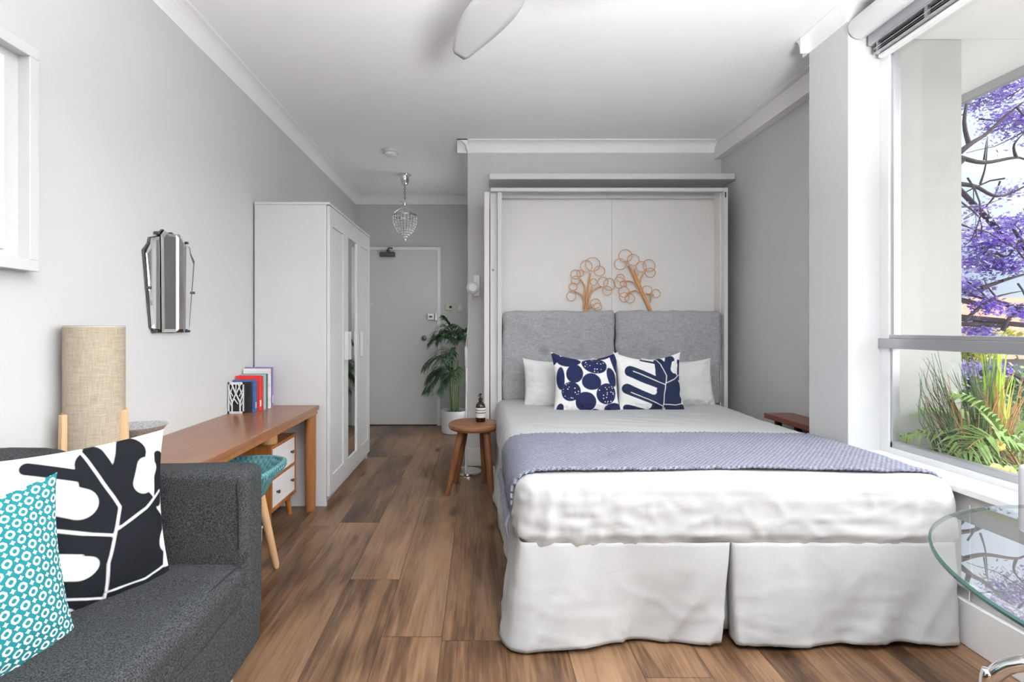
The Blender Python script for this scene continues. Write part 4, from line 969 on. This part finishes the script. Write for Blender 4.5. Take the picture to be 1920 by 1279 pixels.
# ------------------------------------------------------------------ outside the window: planting
t = thing('planter_ledge', (2.2, .9, .28), 'rendered planter ledge outside the window', 'planter')
build('trough', MB().box(2.0, 2.04, -1.8, 2.39, .25, .52).box(2.60, 2.64, -1.8, 2.39, .25, .52).box(2.0, 2.64, -1.8, 2.39, .20, .25), M['ext'], t)
build('soil', box(2.04, 2.60, -1.8, 2.39, .25, .49), M['soil'], t)
def blades(n, cx_, cy_, spread, lo, hi, lean, w, z0=.49, yw=.6, xmin=1.955):
    mb = MB()
    for k in range(n):
        a = R.uniform(0, 2*PI); r_ = spread*R.random()**.5; b0 = Vector((cx_+r_*math.cos(a), cy_+r_*math.sin(a)*yw, z0)); h_ = R.uniform(lo, hi)
        dx = lean[0]+R.gauss(0, lean[2]); dy = lean[1]+R.gauss(0, lean[2]*.5); pts = []
        for j in range(6):
            u = j/5; p = b0+Vector((dx*u**1.8, dy*u**1.8, h_*u-.08*u**3*abs(dx)*3)); p.x = max(p.x, xmin); p.y = min(p.y, 2.385); pts.append(p)
        s_ = Vector((math.cos(a+1), math.sin(a+1), 0)); s_ = Vector((.7, -.7, 0)) if k % 2 else Vector((.9, .2, 0)); vs = []
        for j, p in enumerate(pts): ww = w*(1-(j/5)**2)*.5+.0004; vs += [p-s_*ww, p+s_*ww]
        mb.add(vs, [(2*j, 2*j+1, 2*j+3, 2*j+2) for j in range(5)])
    return mb
def plant(name, loc, label, parts):
    t = thing(name, loc, label, 'plant', 'plants in the trough outside the window')
    for nm, mb, mt in parts: build(nm, mb, M[mt], t, thick=.0012)
plant('reed_grass', (2.08, 2.22, .49), 'fine reed clump leaning left against the white outside wall', [('green_blades', blades(42, 2.10, 2.22, .07, .33, .56, (-.15, -.02, .06), .0045), 'grass'), ('dry_blades', blades(26, 2.12, 2.2, .07, .3, .5, (-.13, 0, .06), .0045), 'straw')])
plant('reed_grass', (2.2, 2.22, .49), 'upright reed clump in the middle of the outside trough', [('green_blades', blades(36, 2.21, 2.2, .05, .40, .62, (-.03, 0, .05), .005), 'grass'), ('dry_blades', blades(26, 2.23, 2.18, .05, .35, .5, (.01, 0, .05), .006), 'straw')])
plant('lime_grass', (2.27, 2.22, .49), 'bright lime strappy plant beside the edge of the outside wall', [('lime_blades', blades(34, 2.28, 2.22, .045, .38, .60, (.0, 0, .025), .014), 'lime'), ('dry_blades', blades(12, 2.30, 2.18, .05, .3, .5, (.04, 0, .08), .006), 'straw')])
plant('low_grass', (2.2, 1.9, .49), 'low dark green grass along the bottom of the window', [('green_blades', blades(300, 2.22, 1.98, .22, .06, .19, (-.01, 0, .10), .008, yw=1.7), 'frond')])
t = thing('palm_shrub', (2.20, 2.04, .49), 'feathery palm with arching fronds outside the window', 'plant', 'plants in the trough outside the window')
lf, stm = MB(), MB()
for az, L, ri, dr, zz in ((160, .62, .34, .46, .62), (130, .55, .45, .35, .58), (100, .5, .50, .3, .6), (60, .5, .5, .3, .6), (20, .5, .45, .3, .6), (200, .42, .40, .5, .55), (240, .4, .35, .35, .55), (300, .5, .4, .35, .55), (170, .5, .28, .55, .55), (185, .34, .5, .4, .6), (150, .25, .55, .25, .6), (210, .55, .2, .35, .5)):
    frond(lf, stm, (2.20, 2.04, zz-.07), math.radians(az), L, ri, dr, .17, 22, .014, .005)
for v in lf.v+stm.v:
    v.x = max(v.x, 1.96)
    if v.y > 2.385 and v.x < 2.32: v.y = 2.385
build('stems', stm, M['straw'], t, smooth=True); build('fronds', lf, M['frond'], t, thick=.001)
for k, (px, py, Y, lab) in enumerate(((1873, 835, 2.0, 'yellow flower highest among the plants outside'), (1893, 885, 1.88, 'yellow flower near the window corner by the chair'), (1868, 880, 1.9, 'pale orange flower low in the grass outside'))):
    c_ = W(px, py, Y); t = thing('flower', (c_.x, c_.y, .49), lab, 'flower', 'flowers outside the window')
    fl = MB()
    for j in range(7):
        a = 2*PI*j/7; fl.sphere(c_+Vector((.014*math.cos(a), .006*math.sin(a), .012*math.sin(a))), .012, 8, 6, (1, .6, .9))
    build('petals', fl, M['petal'], t, smooth=True); build('stalk', MB().tube([c_, (c_.x+.01, c_.y, .49)], .002, 5), M['stem'], t)

# garden, house, shrubs and the jacaranda
struct('ground', box(2.2, 60, -15, 60, -3.1, -3.0), M['lawn'])
t = thing('brick_house', (17, 17, -3), 'low house with a terracotta roof behind the flowering tree', 'house')
build('house_wall', box(12, 24, 14, 22, -3, .3), M['ext'], t)
build('roof', MB().prism([(13.2, .3), (22.8, .3), (18, 2.2)], 0, 11.5, 24.5), M['terra'], t)
for xk in (13.2, 15.6, 18.2): build('window', box(xk, xk+1.2, 13.94, 14.0, -1.9, -.6), M['mirrordark'], t)
def leafcloud(mb, c, r, n, s, seed=0, flat=.7):
    c = Vector(c)
    for k in range(n):
        d = Vector((R.gauss(0, 1), R.gauss(0, 1), R.gauss(0, 1)*flat)); d = d.normalized()*r*R.random()**.45*(.75+.5*nz(d.x*2+seed, d.y*2, d.z*2)) if d.length > 0 else d
        p = c+Vector((d.x, d.y, d.z*flat)); u = Vector((R.uniform(-1, 1), R.uniform(-1, 1), R.uniform(-1, 1))).normalized(); v = u.orthogonal().normalized(); ss = s*R.uniform(.6, 1.3)
        mb.add([p-u*ss, p+v*ss*.6, p+u*ss, p-v*ss*.6], [(0, 1, 2, 3)])
for nm, mt, spots, lab in (('garden_shrub', 'shrubY', [(8.6, 8.9, .75, .55), (9.4, 9.2, .9, .5)], 'yellow-green leafy shrub below the flowering tree'),
                           ('garden_shrub', 'shrubG', [(7.6, 7.9, -.5, .8), (8.4, 8.1, -.2, .8), (9.6, 9.2, .1, .9)], 'dark green shrub behind the trough plants')):
    mb = MB()
    for x_, y_, z_, r_ in spots: leafcloud(mb, (x_, y_, z_), r_, 700, .055, 1)
    sp = spots[0]; t = thing(nm, (sp[0], sp[1], -3), lab, 'shrub')
    build('foliage', mb, M[mt], t); build('stem', MB().tube([(sp[0], sp[1], -3), (sp[0]+.1, sp[1], sp[2])], [.08, .03], 8), M['bark'], t)
t = thing('jacaranda_tree', (8.6, 7.2, -3), 'purple flowering jacaranda tree filling the window view', 'tree')
br = MB(); b1, b2 = MB(), MB(); tips = []
def limb(p, d, L, r, lev):
    pts = [Vector(p)]; d = Vector(d).normalized()
    for k in range(5):
        d = (d+Vector((R.gauss(0, .22), R.gauss(0, .22), R.gauss(0, .16)))).normalized(); pts.append(pts[-1]+d*L/5)
    br.tube(pts, [r*(1-.1*k) for k in range(6)], 6 if lev > 1 else 8)
    if lev < 4:
        for k in range(3 if lev < 3 else 2):
            q_ = pts[R.choice((2, 3, 4, 5))]; limb(q_, d+Vector((R.gauss(0, .7), R.gauss(0, .7), R.gauss(.05, .5))), L*R.uniform(.55, .8), r*.55, lev+1)
    else: tips.append(pts[-1])
br.tube(smoothpath([(8.6, 7.2, -3), (8.5, 7.1, -1), (8.2, 6.9, .5), (7.6, 6.7, 1.6), (6.9, 6.5, 2.4)]), [.16*(1-.9*k/24) for k in range(25)], 10)
main = [(1800, 285, 6.2), (1822, 268, 6.2), (1850, 250, 6.3), (1900, 205, 6.4), (1980, 150, 6.6)]
for path, r in ((main, .035), ([(1818, 275, 6.2), (1808, 230, 6.2), (1815, 170, 6.3), (1816, 90, 6.4)], .028), ([(1803, 300, 6.1), (1790, 320, 6.1)], .04),
                ([(1800, 295, 6.3), (1845, 305, 6.3), (1900, 296, 6.4), (1925, 300, 6.5), (2000, 330, 6.6)], .03), ([(1800, 345, 6.4), (1830, 350, 6.4), (1870, 368, 6.4), (1920, 350, 6.5), (2000, 300, 6.6)], .03),
                ([(1845, 300, 6.3), (1850, 260, 6.3)], .012), ([(1838, 345, 6.3), (1848, 310, 6.3), (1852, 255, 6.3)], .014), ([(1905, 295, 6.4), (1902, 270, 6.4), (1930, 240, 6.4)], .02),
                ([(1800, 388, 6.4), (1840, 386, 6.4), (1880, 372, 6.4)], .010), ([(1800, 420, 6.4), (1830, 432, 6.4)], .016), ([(1840, 540, 6.6), (1900, 520, 6.6), (1960, 505, 6.7)], .03),
                ([(1860, 470, 6.6), (1890, 480, 6.5), (1915, 440, 6.5), (1900, 420, 6.5)], .018), ([(1810, 600, 6.6), (1860, 560, 6.6), (1920, 545, 6.7)], .025), ([(1880, 620, 6.7), (1900, 590, 6.7), (1960, 570, 6.8)], .03),
                ([(1840, 700, 6.7), (1880, 695, 6.7), (1925, 720, 6.7), (1990, 800, 6.8)], .045), ([(1870, 560, 6.6), (1850, 535, 6.6), (1845, 520, 6.5)], .014)):
    br.tube(smoothpath([W(*p) for p in path], 4), [r*(1-.85*k/((len(path)-1)*4)) for k in range((len(path)-1)*4+1)], 7)
for k in range(26):
    px, py = R.uniform(1790, 2150), R.choice((R.uniform(-100, 400), R.uniform(330, 620)))
    limb(W(px, py, R.uniform(6.1, 7.2)), (R.gauss(0, .6), R.gauss(0, .3), R.gauss(.1, .5)), R.uniform(.5, 1.0), .012, 3)
for px, py, Y, r_, n_b, n_l in ((1880, 160, 6.6, .55, 500, 900), (1840, 190, 6.7, .40, 150, 500), (1930, 230, 6.6, .55, 350, 900), (1890, 220, 6.5, .35, 180, 420), (2000, 120, 6.7, .8, 600, 1200), (2100, 200, 6.9, .9, 600, 1200), (1960, -20, 6.6, .9, 400, 1000),
                           (2150, -40, 6.8, 1.1, 400, 1000), (2020, 330, 6.6, .5, 200, 500), (2250, 330, 6.8, 1.0, 400, 900), (1900, 420, 6.6, .34, 350, 350), (1860, 455, 6.6, .36, 700, 250), (1825, 440, 6.8, .22, 60, 260), (1950, 460, 6.7, .6, 800, 500),
                           (1830, 490, 6.7, .34, 260, 560), (1880, 500, 6.6, .32, 620, 150), (1815, 540, 6.8, .30, 160, 500), (1850, 575, 6.6, .26, 420, 120), (1910, 585, 6.7, .22, 160, 200), (1830, 620, 6.8, .26, 120, 300), (1880, 640, 6.7, .18, 60, 160),
                           (1870, 690, 6.6, .22, 240, 80), (1815, 690, 6.9, .25, 60, 240), (2050, 560, 6.9, .6, 500, 500), (1890, 360, 6.5, .25, 40, 120), (1840, 390, 6.5, .22, 10, 90)):
    leafcloud(b1, W(px, py, Y), r_, int(n_b*.75), .026, px); leafcloud(b2, W(px, py, Y+.15), r_*1.12, n_l, .030, py)
R2 = random.Random(3)
for k in range(26):                                # the rest of the crown, beyond the strip seen past the outside wall
    px = R2.choice((R2.uniform(1480, 1760), R2.uniform(2200, 3000), R2.uniform(2200, 3000))); py = R2.uniform(-250, 520); Y = R2.uniform(6.4, 7.4)*(1 if px < 2200 else .8); c_ = W(px, py, Y)
    leafcloud(b1, c_, .6, 220, .028, k); leafcloud(b2, c_, .75, 420, .032, k+50)
    br.tube(smoothpath([c_, c_+Vector((R2.uniform(-.3, .3), .2, -.5)), Vector((8.2, 6.9, .8))+Vector((c_.x-8.2, c_.y-6.9, c_.z-.8))*.35], 4), [.012+.003*j for j in range(9)], 6)
build('branches', br, M['bark'], t, smooth=True)
build('violet_blossom', b1, M['bloom1'], t); build('lilac_blossom', b2, M['bloom2'], t)
